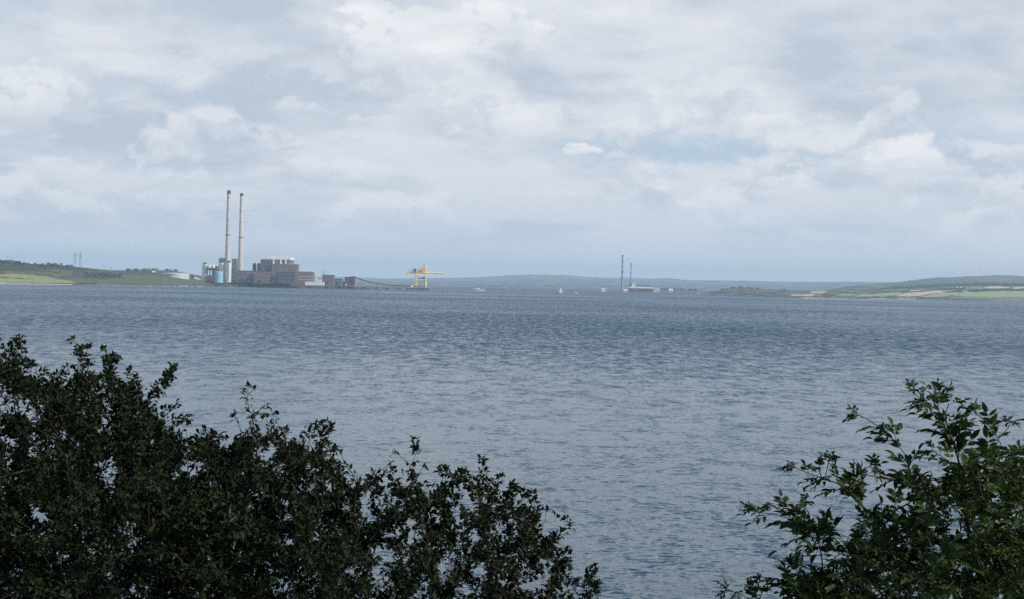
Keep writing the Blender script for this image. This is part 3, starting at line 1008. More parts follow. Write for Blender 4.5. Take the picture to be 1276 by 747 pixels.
MB().wedge(a[0], b_[0], D - 4, D + 4, a[2], a[2] + 2, b_[2]).build('hopper', M['darksteel'], t)
g = MB()
for dy in (-7, 7):
    frame_bar(g, (517.0, 348.6), (530.8, 348.6), .6, dy)
    frame_bar(g, (519.4, 343.2), (530.8, 343.2), .35, dy)
g.build('portal_beam', M['paleyellow'], t)
for dy in (-7, 7):
    g = MB()
    frame_bar(g, (519.4, 356.6), (530.8, 349.4), .45, dy)
    frame_bar(g, (519.4, 349.6), (530.8, 356.6), .4, dy)
    frame_bar(g, (519.4, 352.6), (530.8, 352.6), .35, dy)
    frame_bar(g, (519.4, 343.6), (525, 348.4), .35, dy)
    g.build('brace', M['orange'], t)
g = MB()
for dy in (-7, 7):
    a, b_ = X(516.4, 358.2), X(531.2, 358.2)
    g.box(a[0], b_[0], D + dy - 1, D + dy + 1, zd + .3, zd + 2.4)
g.build('bogie', M['darksteel'], t)


# ------------------------------------------------------------------ vessels
def hull(mb, L_, B, z0, z1, cx, cy, bow=1, n=10):
    """Ship-shaped hull, bow towards +x when bow is 1."""
    top, bot = [], []
    for i in range(n + 1):
        u = i / n
        w = B * (1 - max(0, (u - .6) / .4) ** 2 * .97) * (.86 + .14 * min(1, u / .15))
        x = (u - .5) * L_ * bow
        top.append((x, w, z1 + (.25 * (z1 - z0) * max(0, u - .6))))
        bot.append((x * .93, w * .8, z0))
    pts = [(cx + x, cy - w, z) for x, w, z in bot] + [(cx + x, cy - w, z) for x, w, z in top] + [(cx + x, cy + w, z) for x, w, z in top] + [(cx + x, cy + w, z) for x, w, z in bot]
    m = n + 1
    f = []
    for s in range(3):
        for i in range(n):
            f.append((s * m + i, s * m + i + 1, (s + 1) * m + i + 1, (s + 1) * m + i))
    f.append((0, m, 2 * m, 3 * m))
    f.append((n, 3 * m + n, 2 * m + n, m + n))
    mb.poly(pts, f)
    return mb


c = at(596, 363.4, 4250)
t = thing('ferry', 'white car ferry crossing the estuary right of the yellow crane', 'boat', (c[0], 4250, 0))
k = pxm(4250)
hull(MB(), 16.6 * k, 5, -.6, 3.4, c[0], 4250, -1).build('hull', M['white'], t)
MB().box(c[0] - 6.6 * k, c[0] + 6.2 * k, 4246.5, 4253.5, 3.42, 6.0).build('deck_house', M['white'], t)
MB().box(c[0] - 6.0 * k, c[0] + 5.6 * k, 4246.2, 4246.497, 4.2, 5.1).build('window_band', M['glass'], t)
MB().box(c[0] - 1.5 * k, c[0] + 2.0 * k, 4247, 4253, 6.003, 8.4).build('bridge', M['white'], t)
MB().box(c[0] - 4.6 * k, c[0] - 3.8 * k, 4249, 4251, 6.003, 8.0).build('funnel', M['cream'], t)
g = MB(); g.bar((c[0], 4250, 8.4), (c[0], 4250, 12), .12); g.build('mast', M['greysteel'], t)
g = MB(); g.wedge(c[0] + 8.1 * k, c[0] + 9.6 * k, 4246, 4254, 1.2, 1.7, 3.4); g.build('ramp', M['tankgrey'], t)

c = at(698.6, 365.8, 4250)
t = thing('sailing_boat', 'yacht under a single tall white sail out on the water', 'boat', (c[0], 4250, 0))
hull(MB(), 9.5, 1.5, -.3, 1.0, c[0], 4250, 1).build('hull', M['white'], t)
zt = at(698.6, 357.6, 4250)[2]
g = MB(); g.tube((c[0] + .6, 4250, .8), (c[0] + .6, 4250, zt + .4), .10, .07); g.build('mast', M['greysteel'], t)


def sail(mb, a, b, c_, th, bul):
    a, b, c_ = map(np.array, (a, b, c_))
    n = 6
    P = []
    for i in range(n + 1):
        for j in range(n + 1 - i):
            u, v = i / n, j / n
            w = 1 - u - v
            P.append(a * w + b * u + c_ * v + np.array([0, bul * 9 * u * v * w + bul * 2 * w * v, 0]))
    idx = {}
    q = 0
    for i in range(n + 1):
        for j in range(n + 1 - i):
            idx[(i, j)] = q
            q += 1
    F_ = []
    for i in range(n):
        for j in range(n - i):
            F_.append((idx[i, j], idx[i + 1, j], idx[i, j + 1]))
            if j < n - i - 1:
                F_.append((idx[i + 1, j], idx[i + 1, j + 1], idx[i, j + 1]))
    Q = [p + np.array([0, th, 0]) for p in P]
    mb.poly(P + Q, F_ + [tuple(x + len(P) for x in f[::-1]) for f in F_])
    return mb


sail(MB(), (c[0] + .5, 4250, 1.9), (c[0] - 4.2, 4249.2, 2.0), (c[0] + .5, 4250, zt), .05, -.6).build('mainsail', M['white'], t)
sail(MB(), (c[0] + 4.4, 4250, 1.4), (c[0] + .9, 4249.4, 1.6), (c[0] + .8, 4250, zt * .82), .05, -.5).build('jib', M['white'], t)

c = at(717.5, 366, 4280)
t = thing('motor_boat', 'tiny white motor boat to the right of the sailing yacht', 'boat', (c[0], 4280, 0))
hull(MB(), 11, 1.7, -.3, 1.6, c[0], 4280, 1).build('hull', M['white'], t)
MB().box(c[0] - 2.2, c[0] + 2.0, 4279, 4281, 1.55, 3.4).build('cabin', M['white'], t)
MB().box(c[0] - 2.0, c[0] + 2.05, 4278.9, 4278.997, 2.3, 3.0).build('window', M['glass'], t)

# ------------------------------------------------------------------ the distant works
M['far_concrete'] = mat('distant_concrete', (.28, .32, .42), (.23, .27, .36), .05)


def far_chimney(label, x, yb, yt, D, rb, rt, dark):
    k = pxm(D)
    p = at(x, yb, D)
    zt = at(x, yt, D)[2]
    t = thing('distant_chimney', label, 'chimney', (p[0], D, p[2]))
    h = zt - p[2]
    MB().lathe(p[0], D, [(rb * k, p[2] - 6), (rt * k, zt - 5)], 20).build('shaft', M['far_concrete'], t)
    MB().lathe(p[0], D, [(rt * k + .02, zt - 5), (rt * k + .5, zt - 4.4), (rt * k + .5, zt - .6), (rt * k - .4, zt)], 20).build('cap', M['dark_band'], t)
    for f_ in dark:
        z = p[2] + h * f_
        r = (rb + (rt - rb) * f_) * k
        MB().lathe(p[0], D, [(r + .05, z - 1), (r + .9, z - .8), (r + .9, z + .8), (r + .05, z + 1)], 20).build('gallery', M['dark_band'], t)
    return t


far_chimney('tall thin blue grey chimney across the estuary, the taller of the distant pair', 775.0, 364, 318.0, 5600, 1.35, 1.0, (.55,))
t = far_chimney('shorter thin chimney across the estuary, rising from the long pale roof', 785.9, 358, 328.4, 5610, .8, .62, (.83, .6))
p = at(785.9, 363.4, 5610)
MB().box(p[0] - 5, p[0] + 5, 5605, 5615, p[2] - 4, at(785.9, 352.4, 5610)[2]).build('plinth', M['far_concrete'], t)
D = 5580
X0, X1, zb, zt = span(784.6, 813.4, 357.6, 364.4, D)
t = thing('distant_works', 'distant industrial hall with a long pale roof beside the thin chimneys', 'building', ((X0 + X1) / 2, D, zb))
MB().box(X0, X1, D, D + 40, zb - 4, zt - 5.5).build('wall', M['brick_dark'], t)
MB().wedge(X0 - 1, X1 + 1, D - 1, D + 41, zt - 5.5, zt, zt).build('roof', M['white'], t)
a0, a1, _, z2 = span(792.6, 813, 355.4, 357.6, D)
MB().box(a0, a1, D + 12, D + 36, zt + .003, z2).build('upper_house', M['greysteel'], t)
a0, a1, _, z2 = span(787.4, 792.2, 352.8, 357.6, D)
MB().box(a0, a1, D + 12, D + 36, zt + .003, z2).build('boiler_house', M['tankgrey'], t)
a0, a1, zq, z2 = span(814, 822, 358.6, 365, D)
MB().box(a0, a1, D + 5, D + 30, zq - 4, z2).build('annex', M['tankgrey'], t)
for lab, x0, x1, yt_, yb_, D, w, r_ in (
        ('pale distant shed on the low shore between the yacht and the tall thin chimney', 749.6, 754.6, 359.6, 364.2, 5400, 'white', 'tankgrey'),
        ('small pale blue building at the left foot of the shorter thin chimney', 777.4, 781.6, 360.8, 365, 5500, 'tankgrey', 'white'),
        ('pale distant building among dark trees right of the long roofed hall', 833.6, 838.6, 360.4, 364.6, 5500, 'tankgrey', 'white'),
        ('white cottage low on the shore left of the dark promontory', 868.6, 871.8, 364.2, 366.4, 5200, 'white', 'greysteel'),
        ('white house with grey roof on the dark promontory', 927.6, 932.4, 363.4, 365.8, 5600, 'white', 'greysteel')):
    X0, X1, zb, zt = span(x0, x1, yt_, yb_, D)
    t = thing('distant_house', lab, 'house', ((X0 + X1) / 2, D, zb))
    h = zt - zb
    MB().box(X0, X1, D, D + 12, zb - 4, zb + h * .68).build('wall', M[w], t)
    MB().gable(X0 - .5, X1 + .5, D - .6, D + 12.6, zb + h * .68 + .003, zt).build('roof', M[r_], t)

# house on the left hill, further houses at the right
for lab, x0, x1, yt_, yb_, D, w, r_ in (
        ('lone white house on the hill left of the wide storage tank', 189.6, 192.6, 337.8, 340.8, 4120, 'white', 'white'),
        ('tiny white house near the shore at the far right farmland', 1060.6, 1064, 371.2, 373.2, 5050, 'white', 'greysteel')):
    X0, X1, zb, zt = span(x0, x1, yt_, yb_, D)
    t = thing('white_house', lab, 'house', ((X0 + X1) / 2, D, zb))
    h = zt - zb
    MB().box(X0, X1, D, D + 7, zb - 5, zb + h * .66).build('wall', M[w], t)
    MB().gable(X0 - .4, X1 + .4, D - .4, D + 7.4, zb + h * .66 + .003, zt).build('roof', M[r_], t)


# ------------------------------------------------------------------ pylons on the hill
def pylon(label, x, yb, yt, D, arms, w):
    k = pxm(D)
    p = at(x, yb, D)
    zt = at(x, yt, D)[2]
    h = zt - p[2]
    t = thing('power_pylon', label, 'pylon', (p[0], D, p[2]), 'lattice pylons on the hill')
    legs = MB()
    br = MB()
    zs = [0, .25, .5, .7, .85, 1]
    ws = [w, w * .72, w * .5, w * .32, w * .26, w * .06]
    for i in range(5):
        za, zb_ = p[2] - 2 + (h + 2) * zs[i], p[2] - 2 + (h + 2) * zs[i + 1]
        for sx in (-1, 1):
            for sy in (-1, 1):
                legs.bar((p[0] + sx * ws[i], D + sy * ws[i], za), (p[0] + sx * ws[i + 1], D + sy * ws[i + 1], zb_), .13)
        for sy in (-1, 1):
            br.bar((p[0] - ws[i], D + sy * ws[i], za), (p[0] + ws[i + 1], D + sy * ws[i + 1], zb_), .07)
            br.bar((p[0] + ws[i], D + sy * ws[i], za), (p[0] - ws[i + 1], D + sy * ws[i + 1], zb_), .07)
    legs.build('frame', M['greysteel'], t)
    br.build('bracing', M['greysteel'], t)
    for f_ in arms:
        a = MB()
        z = p[2] + h * f_
        a.bar((p[0] - w * 1.15, D, z), (p[0], D, z + h * .03), .2)
        a.bar((p[0] + w * 1.15, D, z), (p[0], D, z + h * .03), .2)
        a.build('crossarm', M['greysteel'], t)


pylon('steel lattice pylon on the hilltop, the left of the two', 93.4, 334, 315.4, 3900, (.7, .83, .95), 3.4)
pylon('steel lattice pylon on the hilltop, slightly taller, the right of the two', 99.8, 334.6, 314.0, 3950, (.7, .83, .95), 3.3)
for x, yb, yt, lab in ((9.2, 327, 319.6, 'thin mast above the wood on the hilltop at the far left'), (127.6, 336.8, 331.6, 'leftmost of three thin poles on the skyline right of the pylons'),
                       (131.8, 337, 332, 'middle one of three thin poles on the skyline right of the pylons'), (138.4, 337.4, 333, 'rightmost of three thin poles on the skyline right of the pylons')):
    p = at(x, yb, 3980)
    zt = at(x, yt, 3980)[2]
    t = thing('utility_pole', lab, 'pole', p)
    g = MB(); g.tube((p[0], p[1], p[2] - 4), (p[0], p[1], zt), .35, .22); g.build('post', M['greysteel'], t)
    g = MB(); g.bar((p[0] - 1.6, p[1], zt - 1), (p[0] + 1.6, p[1], zt - 1), .15); g.build('crossarm', M['greysteel'], t)


# ------------------------------------------------------------------ far trees
def far_tree_proto(seed, wide):
    g = np.random.default_rng(seed)
    root = bpy.data.objects.new('hill_tree', None)
    COL.objects.link(root)
    V, cnt, idx = [], [], []
    lobes = [(g.normal(0, .28, 2), g.uniform(.5, .85), g.uniform(.22, .36)) for _ in range(7)]
    for k in range(170):
        c2, zc, r = lobes[g.integers(0, 7)]
        d = g.normal(0, 1, 3)
        d /= np.linalg.norm(d)
        p = np.array([c2[0] * wide, c2[1] * wide, zc]) + d * r * np.array([wide, wide, .7]) * g.uniform(.75, 1.05)
        u = g.normal(0, 1, 3); u /= np.linalg.norm(u)
        w = np.cross(u, d); w /= max(1e-6, np.linalg.norm(w))
        s = g.uniform(.06, .11)
        o = len(V)
        V += [p + u * s, p + w * s, p - u * s, p - w * s]
        cnt.append(4)
        idx += [o, o + 1, o + 2, o + 3]
    link('crown', array_mesh('crown', np.array(V), np.array(cnt), np.array(idx), M['fartree']), root)
    mb = MB().tube((0, 0, -.15), (0, 0, .6), .05, .02)
    me = bpy.data.meshes.new('trunk')
    me.from_pydata(mb.v, [], mb.f)
    me.materials.append(M['trunk'])
    link('trunk', me, root)
    return root


protos = [far_tree_proto(s, w) for s, w in ((1, 1.0), (2, 1.4), (3, .8))]
used = set()


def plant_tree(px, py, D, h, label, group, i):
    p = at(px, py, D)
    q = i % 3
    if q in used:
        t = copy_tree(protos[q])
    else:
        t = protos[q]
        used.add(q)
    t.location = [float(c) for c in (p[0], p[1], p[2] - h * .12)]
    t.scale = [h * random.uniform(.9, 1.15)] * 2 + [h]
    t.rotation_euler.z = random.uniform(0, 6.28)
    tag(t, label, 'tree', group)


n = 0
for i in range(70):                                              # wood on the hilltop, far left
    x = random.uniform(-12, 62) if i < 52 else random.uniform(62, 90)
    yk = interp(x, L_SKY)
    v = random.random() ** 1.5
    plant_tree(x, yk + .6 + v * 3.5, interp(x, L_DS) - v * 120, random.uniform(3.5, 7), 'small dark tree in the wood along the hilltop at the far left', 'trees of the hilltop wood', n); n += 1
for i in range(30):                                              # clump by the white house
    x = random.choice([random.uniform(158, 174), random.uniform(160, 172), random.uniform(178, 226)])
    plant_tree(x, interp(x, L_SKY) + .7, interp(x, L_DS) - 20, random.uniform(4, 7.5), 'dark tree on the skyline above the lone white hill house', 'trees above the white hill house', n); n += 1
for i in range(40):                                              # dark scrub wood lower on the slope
    x = random.uniform(106, 153)
    y = random.uniform(341, 346.5)
    plant_tree(x, y, interp(x, L_DS) - (y - 336) * 32, random.uniform(3, 5.5), 'dark bushy tree in the thicket on the slope below the pylons', 'thicket trees on the slope', n); n += 1
for i in range(36):                                              # promontory
    x = random.uniform(893, 984)
    v = random.random()
    plant_tree(x, interp(x, P_SKY) + .4 + v * 2, interp(x, P_DS) - v * 250, random.uniform(5, 9), 'dark tree on the wooded promontory across the estuary', 'trees of the promontory', n); n += 1
for i in range(26):                                              # beside the distant works
    x = random.uniform(822, 868)
    plant_tree(x, interp(x, P_SKY) + .5, 6850, random.uniform(7, 13), 'dark distant tree on the shore right of the pale roofed works', 'trees beside the distant works', n); n += 1


def hedge(label, pts, D, h):
    mb = MB()
    g = np.random.default_rng(int(pts[0][0] * 10))
    P = []
    for (xa, ya), (xb2, yb2) in zip(pts[:-1], pts[1:]):
        m = max(2, int(abs(xb2 - xa) / .8))
        for i in range(m):
            P.append(at(xa + (xb2 - xa) * i / m, ya + (yb2 - ya) * i / m, D))
    V, F_ = [], []
    for i, p in enumerate(P):
        hh = h * g.uniform(.55, 1.25)
        V += [(p[0], p[1] - 2, p[2] - 3), (p[0] + g.normal(0, .5), p[1] - 1.6, p[2] + hh * .7), (p[0], p[1], p[2] + hh), (p[0], p[1] + 1.6, p[2] + hh * .7), (p[0], p[1] + 2, p[2] - 3)]
        if i:
            o = 5 * (i - 1)
            F_ += [(o + j, o + j + 1, o + j + 6, o + j + 5) for j in range(4)]
    o = mb.poly(V, F_).build('hedge', M['fartree'])
    tag(o, label, 'hedge')


hedge('dark hedge along the lower edge of the long pale stubble field', [(1118, 370.0), (1146, 369.4), (1160, 368.0), (1178, 365.0), (1200, 363.2)], 5650, 6)
hedge('dark hedge along the upper edge of the long pale stubble field', [(1122, 366.0), (1146, 363.8), (1174, 361.4), (1204, 360.0)], 6000, 6)
hedge('dark hedge low on the shore below the green fields at the right', [(1150, 371.4), (1190, 370.9), (1230, 371.8), (1290, 371.6)], 5400, 6)
hedge('hedge above the big green field at the far right', [(1206, 363.0), (1240, 361.9), (1300, 361.6)], 5900, 6)
hedge('long dark hedge between the farmland and the wooded hill', [(1090, 363), (1120, 359.2), (1160, 357.6), (1210, 355.4), (1300, 356.2)], 6600, 9)
hedge('dark hedge at the left end of the farmland shore', [(1044, 370.0), (1070, 370.0), (1100, 369.9), (1118, 370.3)], 5300, 6)


# ------------------------------------------------------------------ foreground shrubs
def grow(roots, targets, g, bf=.35, seg=.09, wob=.012):
    """Join target points to a branching skeleton, nearest first, shorter paths favoured."""
    nodes = [np.array(r, float) for r, _ in roots]
    par = [p for _, p in roots]
    pl = [0.0] * len(nodes)
    for i in range(1, len(nodes)):
        if par[i] >= 0:
            pl[i] = pl[par[i]] + np.linalg.norm(nodes[i] - nodes[par[i]])
    T = np.array(targets)
    n = len(T)
    best = np.full(n, 1e9)
    bi = np.zeros(n, int)
    alive = np.ones(n, bool)

    def upd(k):
        d = np.linalg.norm(T - nodes[k], axis=1) + bf * pl[k]
        m = d < best
        best[m] = d[m]
        bi[m] = k
    for k in range(len(nodes)):
        upd(k)
    while alive.any():
        j = int(np.argmin(np.where(alive, best, 1e9)))
        alive[j] = False
        a = bi[j]
        A, B = nodes[a], T[j]
        L_ = np.linalg.norm(B - A)
        m = max(1, int(L_ / seg))
        sag = g.normal(0, .08, 3) * L_
        prev = a
        for q in range(1, m + 1):
            u = q / m
            p = A + (B - A) * u + sag * (u * (1 - u)) * 2 + (g.normal(0, wob, 3) if q < m else 0)
            nodes.append(p)
            par.append(prev)
            pl.append(pl[prev] + L_ / m)
            prev = len(nodes) - 1
            upd(prev)
    return np.array(nodes), np.array(par)


def radii(nodes, par, tip, ex=2.3, top=.05):
    n = len(nodes)
    acc = np.zeros(n)
    kids = np.zeros(n, int)
    for i in range(n - 1, -1, -1):
        if kids[i] == 0:
            acc[i] = tip ** ex
        if par[i] >= 0:
            acc[par[i]] += acc[i]
            kids[par[i]] += 1
    return np.minimum(acc ** (1 / ex), top), kids


def branch_mesh(name, nodes, par, rad, material, parent, off, ns=5):
    V, idx = [], []
    ang = np.arange(ns) * 2 * np.pi / ns
    ok = [i for i in range(len(nodes)) if par[i] >= 0]
    Vs, Is = [], []
    o = 0
    for i in ok:
        a, b = nodes[par[i]], nodes[i]
        d = b - a
        L_ = np.linalg.norm(d)
        if L_ < 1e-6:
            continue
        d = d / L_
        u = np.cross(d, [0.3, .2, 1.0]); u /= np.linalg.norm(u) + 1e-9
        w = np.cross(d, u)
        ring = np.cos(ang)[:, None] * u + np.sin(ang)[:, None] * w
        ra = min(rad[par[i]], rad[i] * 1.35)
        Vs.append(a - d * .15 * ra + ring * ra)
        Vs.append(b + ring * rad[i])
        for j in range(ns):
            k = (j + 1) % ns
            Is += [o + j, o + k, o + ns + k, o + ns + j]
        o += 2 * ns
    V = np.concatenate(Vs) - off
    me = array_mesh(name, V, np.full(len(Is) // 4, 4), np.array(Is), material)
    return link(name, me, parent)


def leaves_mesh(name, base, dirs, nor, length, width, material, parent, off, curl=.25):
    """Many separate leaves, each folded along its midrib, pointed and bent down at the tip."""
    n = len(base)
    d = dirs / (np.linalg.norm(dirs, axis=1, keepdims=True) + 1e-9)
    s = np.cross(d, nor)
    s /= np.linalg.norm(s, axis=1, keepdims=True) + 1e-9
    w = np.cross(s, d)
    L_ = length[:, None]
    W = width[:, None]
    b = base - off
    cu = curl * rng.uniform(.2, 1.6, (n, 1))
    mid = b + d * L_ * .5
    tip = b + d * L_ - w * L_ * cu
    fold = W * .28
    l1 = b + d * L_ * .28 + s * W * .40 + w * fold
    l2 = b + d * L_ * .62 + s * W * .42 + w * fold - w * L_ * cu * .3
    r1 = b + d * L_ * .28 - s * W * .40 + w * fold
    r2 = b + d * L_ * .62 - s * W * .42 + w * fold - w * L_ * cu * .3
    V = np.stack([b, mid, tip, l1, l2, r1, r2], 1).reshape(-1, 3)
    f = np.array([0, 1, 4, 3, 1, 2, 4, 0, 5, 6, 1, 1, 6, 2])
    idx = (np.arange(n)[:, None] * 7 + f).ravel()
    cnt = np.tile([4, 3, 4, 3], n)
    return link(name, array_mesh(name, V, cnt, idx, material), parent)


def unit(v):
    return v / (np.linalg.norm(v, axis=-1, keepdims=True) + 1e-9)


TOP = [(-60, 440), (0, 447), (15, 452), (30, 462), (45, 472), (60, 474), (80, 476), (95, 470), (112, 464), (130, 468), (150, 476), (165, 484), (185, 505), (200, 520), (212, 540), (222, 552), (236, 552), (252, 546), (275, 556), (290, 556), (300, 538), (312, 532),
       (325, 536), (340, 535), (355, 550), (370, 556), (385, 556), (400, 556), (412, 572), (425, 585), (440, 612), (455, 634), (470, 636), (485, 618), (500, 612), (512, 606), (528, 632), (545, 622), (562, 612), (580, 614), (600, 616), (615, 626), (632, 622), (650, 632),
       (664, 640), (680, 668), (694, 690), (708, 716), (722, 730), (738, 748), (760, 800)]
SPROUTS = {
    0: [[(4, 460), (8, 444), (4, 434), (14, 428), (24, 422)], [(16, 452), (12, 436), (24, 428)], [(26, 466), (33, 452), (36, 449)], [(44, 480), (52, 468), (56, 466)],
        [(122, 500), (118, 472), (112, 455), (100, 446), (94, 438), (95, 430), (92, 424)], [(110, 452), (104, 444), (110, 434)], [(140, 490), (139, 466), (136, 448), (126, 438)], [(137, 452), (143, 442), (147, 446)], [(138, 456), (130, 434)],
        [(88, 480), (86, 462), (82, 455)], [(98, 478), (98, 468), (94, 472)], [(66, 490), (72, 478), (70, 476)],
        [(168, 506), (170, 480), (168, 470)], [(160, 520), (176, 508), (192, 494), (205, 484), (209, 468), (216, 458)], [(207, 478), (218, 463)], [(196, 494), (194, 478)],
        [(180, 530), (200, 518), (214, 510), (222, 506)], [(195, 540), (215, 526), (228, 520), (234, 524)], [(204, 556), (218, 546), (228, 548)]],
    1: [[(240, 575), (240, 552), (248, 543)], [(258, 566), (260, 540), (258, 534)], [(264, 560), (274, 540), (280, 545)], [(314, 556), (316, 528), (318, 518), (310, 512), (308, 498), (309, 482)], [(318, 518), (326, 508), (332, 506)],
        [(312, 514), (302, 516), (295, 516)], [(309, 500), (303, 489)], [(309, 492), (316, 486)], [(336, 556), (340, 532), (340, 526)], [(350, 560), (358, 545), (362, 548)], [(372, 570), (378, 552), (374, 540), (388, 536), (398, 528)], [(380, 560), (388, 545)],
        [(352, 556), (354, 540)], [(284, 566), (292, 556), (296, 548)]],
    2: [[(398, 590), (412, 576), (418, 564)], [(410, 585), (424, 566), (430, 578), (440, 592)], [(446, 622), (456, 610), (462, 598), (474, 596), (488, 586)], [(462, 604), (470, 590), (482, 582)], [(505, 640), (506, 612), (508, 592), (516, 576), (520, 562), (515, 550)],
        [(512, 580), (500, 570), (494, 562)], [(470, 640), (464, 622), (470, 606)], [(486, 632), (478, 612), (490, 598)], [(530, 630), (520, 612), (528, 604)]],
    3: [[(580, 640), (572, 622), (584, 606), (572, 596), (560, 590), (549, 584)], [(584, 608), (582, 594), (573, 588)], [(590, 606), (602, 606), (594, 598)], [(606, 612), (602, 592), (600, 572)], [(612, 622), (618, 604), (624, 594)], [(630, 650), (622, 626), (606, 608)], [(640, 640), (634, 618), (640, 604), (632, 612)],
        [(652, 680), (660, 656), (666, 636), (664, 618), (652, 614), (640, 606)], [(664, 700), (686, 680), (700, 664), (712, 656), (706, 646), (694, 642), (690, 634)], [(690, 720), (702, 700), (706, 686)], [(704, 740), (724, 728), (734, 716), (742, 706)], [(722, 752), (734, 740), (740, 724)], [(716, 724), (706, 708)],
        [(556, 640), (548, 622), (562, 610)]]}


def top_y(x):
    return interp(x, TOP)


def shrub_left(k, x0, x1, D, label, ntar, leafy, seed, thin):
    g = np.random.default_rng(seed)
    xm = (x0 + x1) / 2
    bx = at(xm, 747, D)[0]
    gz = ground_z(bx, D) - .1
    base = np.array([bx, D, gz])
    T = []
    # body of the shrub
    w = (x1 - x0)
    lo_z = gz + .9
    holes = [(g.uniform(x0, x1), g.uniform(540, 760), g.uniform(5, 14)) for _ in range(int(w / 15))]
    tries = 0
    while len(T) < ntar and tries < 40000:
        tries += 1
        x = xm + g.normal(0, w * .34)
        if x < x0 - 40 or x > x1 + 40:
            continue
        yt = top_y(x)
        y = yt + 3 + (850 - yt) * g.random() ** (1.05)
        if y < 747 and any((x - hx) ** 2 + (y - hy) ** 2 < hr * hr for hx, hy, hr in holes):
            continue
        if thin and y < 747 and g.random() < thin * max(0, 1 - (y - yt) / 150):
            continue
        depth = min(1.0, .25 + (y - yt) / 110)
        dd = D + g.normal(0, .7) * depth
        p = at(x, y, dd)
        if p[2] > lo_z:
            T.append(p)
    chains = []
    for ch in SPROUTS[k]:
        off = g.normal(0, .15)
        P = [at(x, y, D + off + g.normal(0, .03)) for x, y in ch]
        for a, b in zip(P[:-1], P[1:]):
            m = max(1, int(np.linalg.norm(b - a) / .05))
            for q in range(m):
                T.append(a + (b - a) * (q + 1) / m + g.normal(0, .003, 3))
        T.append(P[0])
    for _ in range(int(w / 7)):                                    # wispy new shoots over the top
        x = g.uniform(x0 + 10, x1 - 10)
        y = top_y(x) + g.uniform(0, 40)
        hgt = g.uniform(14, 34)
        lx = g.normal(0, .35) + (.25 if k > 1 else 0)
        dd = D + g.normal(0, .2)
        for q in range(1, 6):
            u = q / 5
            T.append(at(x + lx * hgt * u + g.normal(0, .8), y - hgt * u, dd + .04 * u))
    # several stems from the ground
    roots = [(base, -1)]
    for s in range(5):
        prev = 0
        ox = g.normal(0, .16, 2)
        for q in range(1, 7):
            u = q / 6
            xx = bx + ox[0] * .5 + (s - 2) / 2 * (w / 2 * .62 * D / FPX) * u
            roots.append((np.array([xx + g.normal(0, .02), D + ox[1] + g.normal(0, .25) * u * .3, gz + 1.25 * u]), prev))
            prev = len(roots) - 1
    nodes, par = grow(roots, T, g)
    rad, kids = radii(nodes, par, .0016, 2.4, .045)
    t = thing('hawthorn_shrub', label, 'shrub', base, 'dark shrubs along the bluff')
    branch_mesh('branches', nodes, par, rad, M['bark'], t, base)
    # short shoots and leaves: many small leaves on spurs along every thin branch
    lf = fbm(nodes[:, 0] * 7 + seed + nodes[:, 1] * 3, nodes[:, 2] * 7, seed)
    I = np.array([i for i in range(len(nodes)) if par[i] >= 0 and rad[i] < .011 and nodes[i][2] > gz + .8])
    A, Bp = nodes[par[I]], nodes[I]
    E = Bp - A
    L_ = np.linalg.norm(E, axis=1)
    E = unit(E)
    dens = leafy * np.where(lf[I] < .40, .18, np.where(lf[I] < .48, 1.0, 2.1))
    m = g.poisson(L_ / .0062 * dens)
    q = np.repeat(np.arange(len(I)), m)
    n1 = len(q)
    tipi = np.repeat(np.where(kids[I] == 0)[0], 5)
    q = np.concatenate([q, tipi])
    n = len(q)
    u = g.random((n, 1))
    u[n1:] = 1
    e = E[q]
    p = A[q] + (Bp - A)[q] * u
    rd = g.normal(0, 1, (n, 3))
    rd = unit(rd - e * (rd * e).sum(1, keepdims=True) * .8)
    p = p + rd * (np.abs(g.normal(0, .012, (n, 1))) + .003)
    dv = rd * .8 + e * .55
    dv[:, 2] += g.normal(.05, .35, n)
    dv[n1:] = e[n1:] + g.normal(0, .45, (n - n1, 3))
    nr = g.normal(0, .6, (n, 3))
    nr[:, 2] += .8
    ln = g.uniform(.017, .040, n)
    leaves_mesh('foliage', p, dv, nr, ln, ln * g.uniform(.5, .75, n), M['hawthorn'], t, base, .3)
    return n


nl = 0
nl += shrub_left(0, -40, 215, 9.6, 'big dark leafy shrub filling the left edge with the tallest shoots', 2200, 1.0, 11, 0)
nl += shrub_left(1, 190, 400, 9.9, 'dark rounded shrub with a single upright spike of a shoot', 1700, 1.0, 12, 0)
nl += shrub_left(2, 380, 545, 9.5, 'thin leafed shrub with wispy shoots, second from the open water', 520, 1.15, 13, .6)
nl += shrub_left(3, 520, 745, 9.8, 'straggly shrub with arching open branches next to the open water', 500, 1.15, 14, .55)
print('hawthorn leaves', nl)


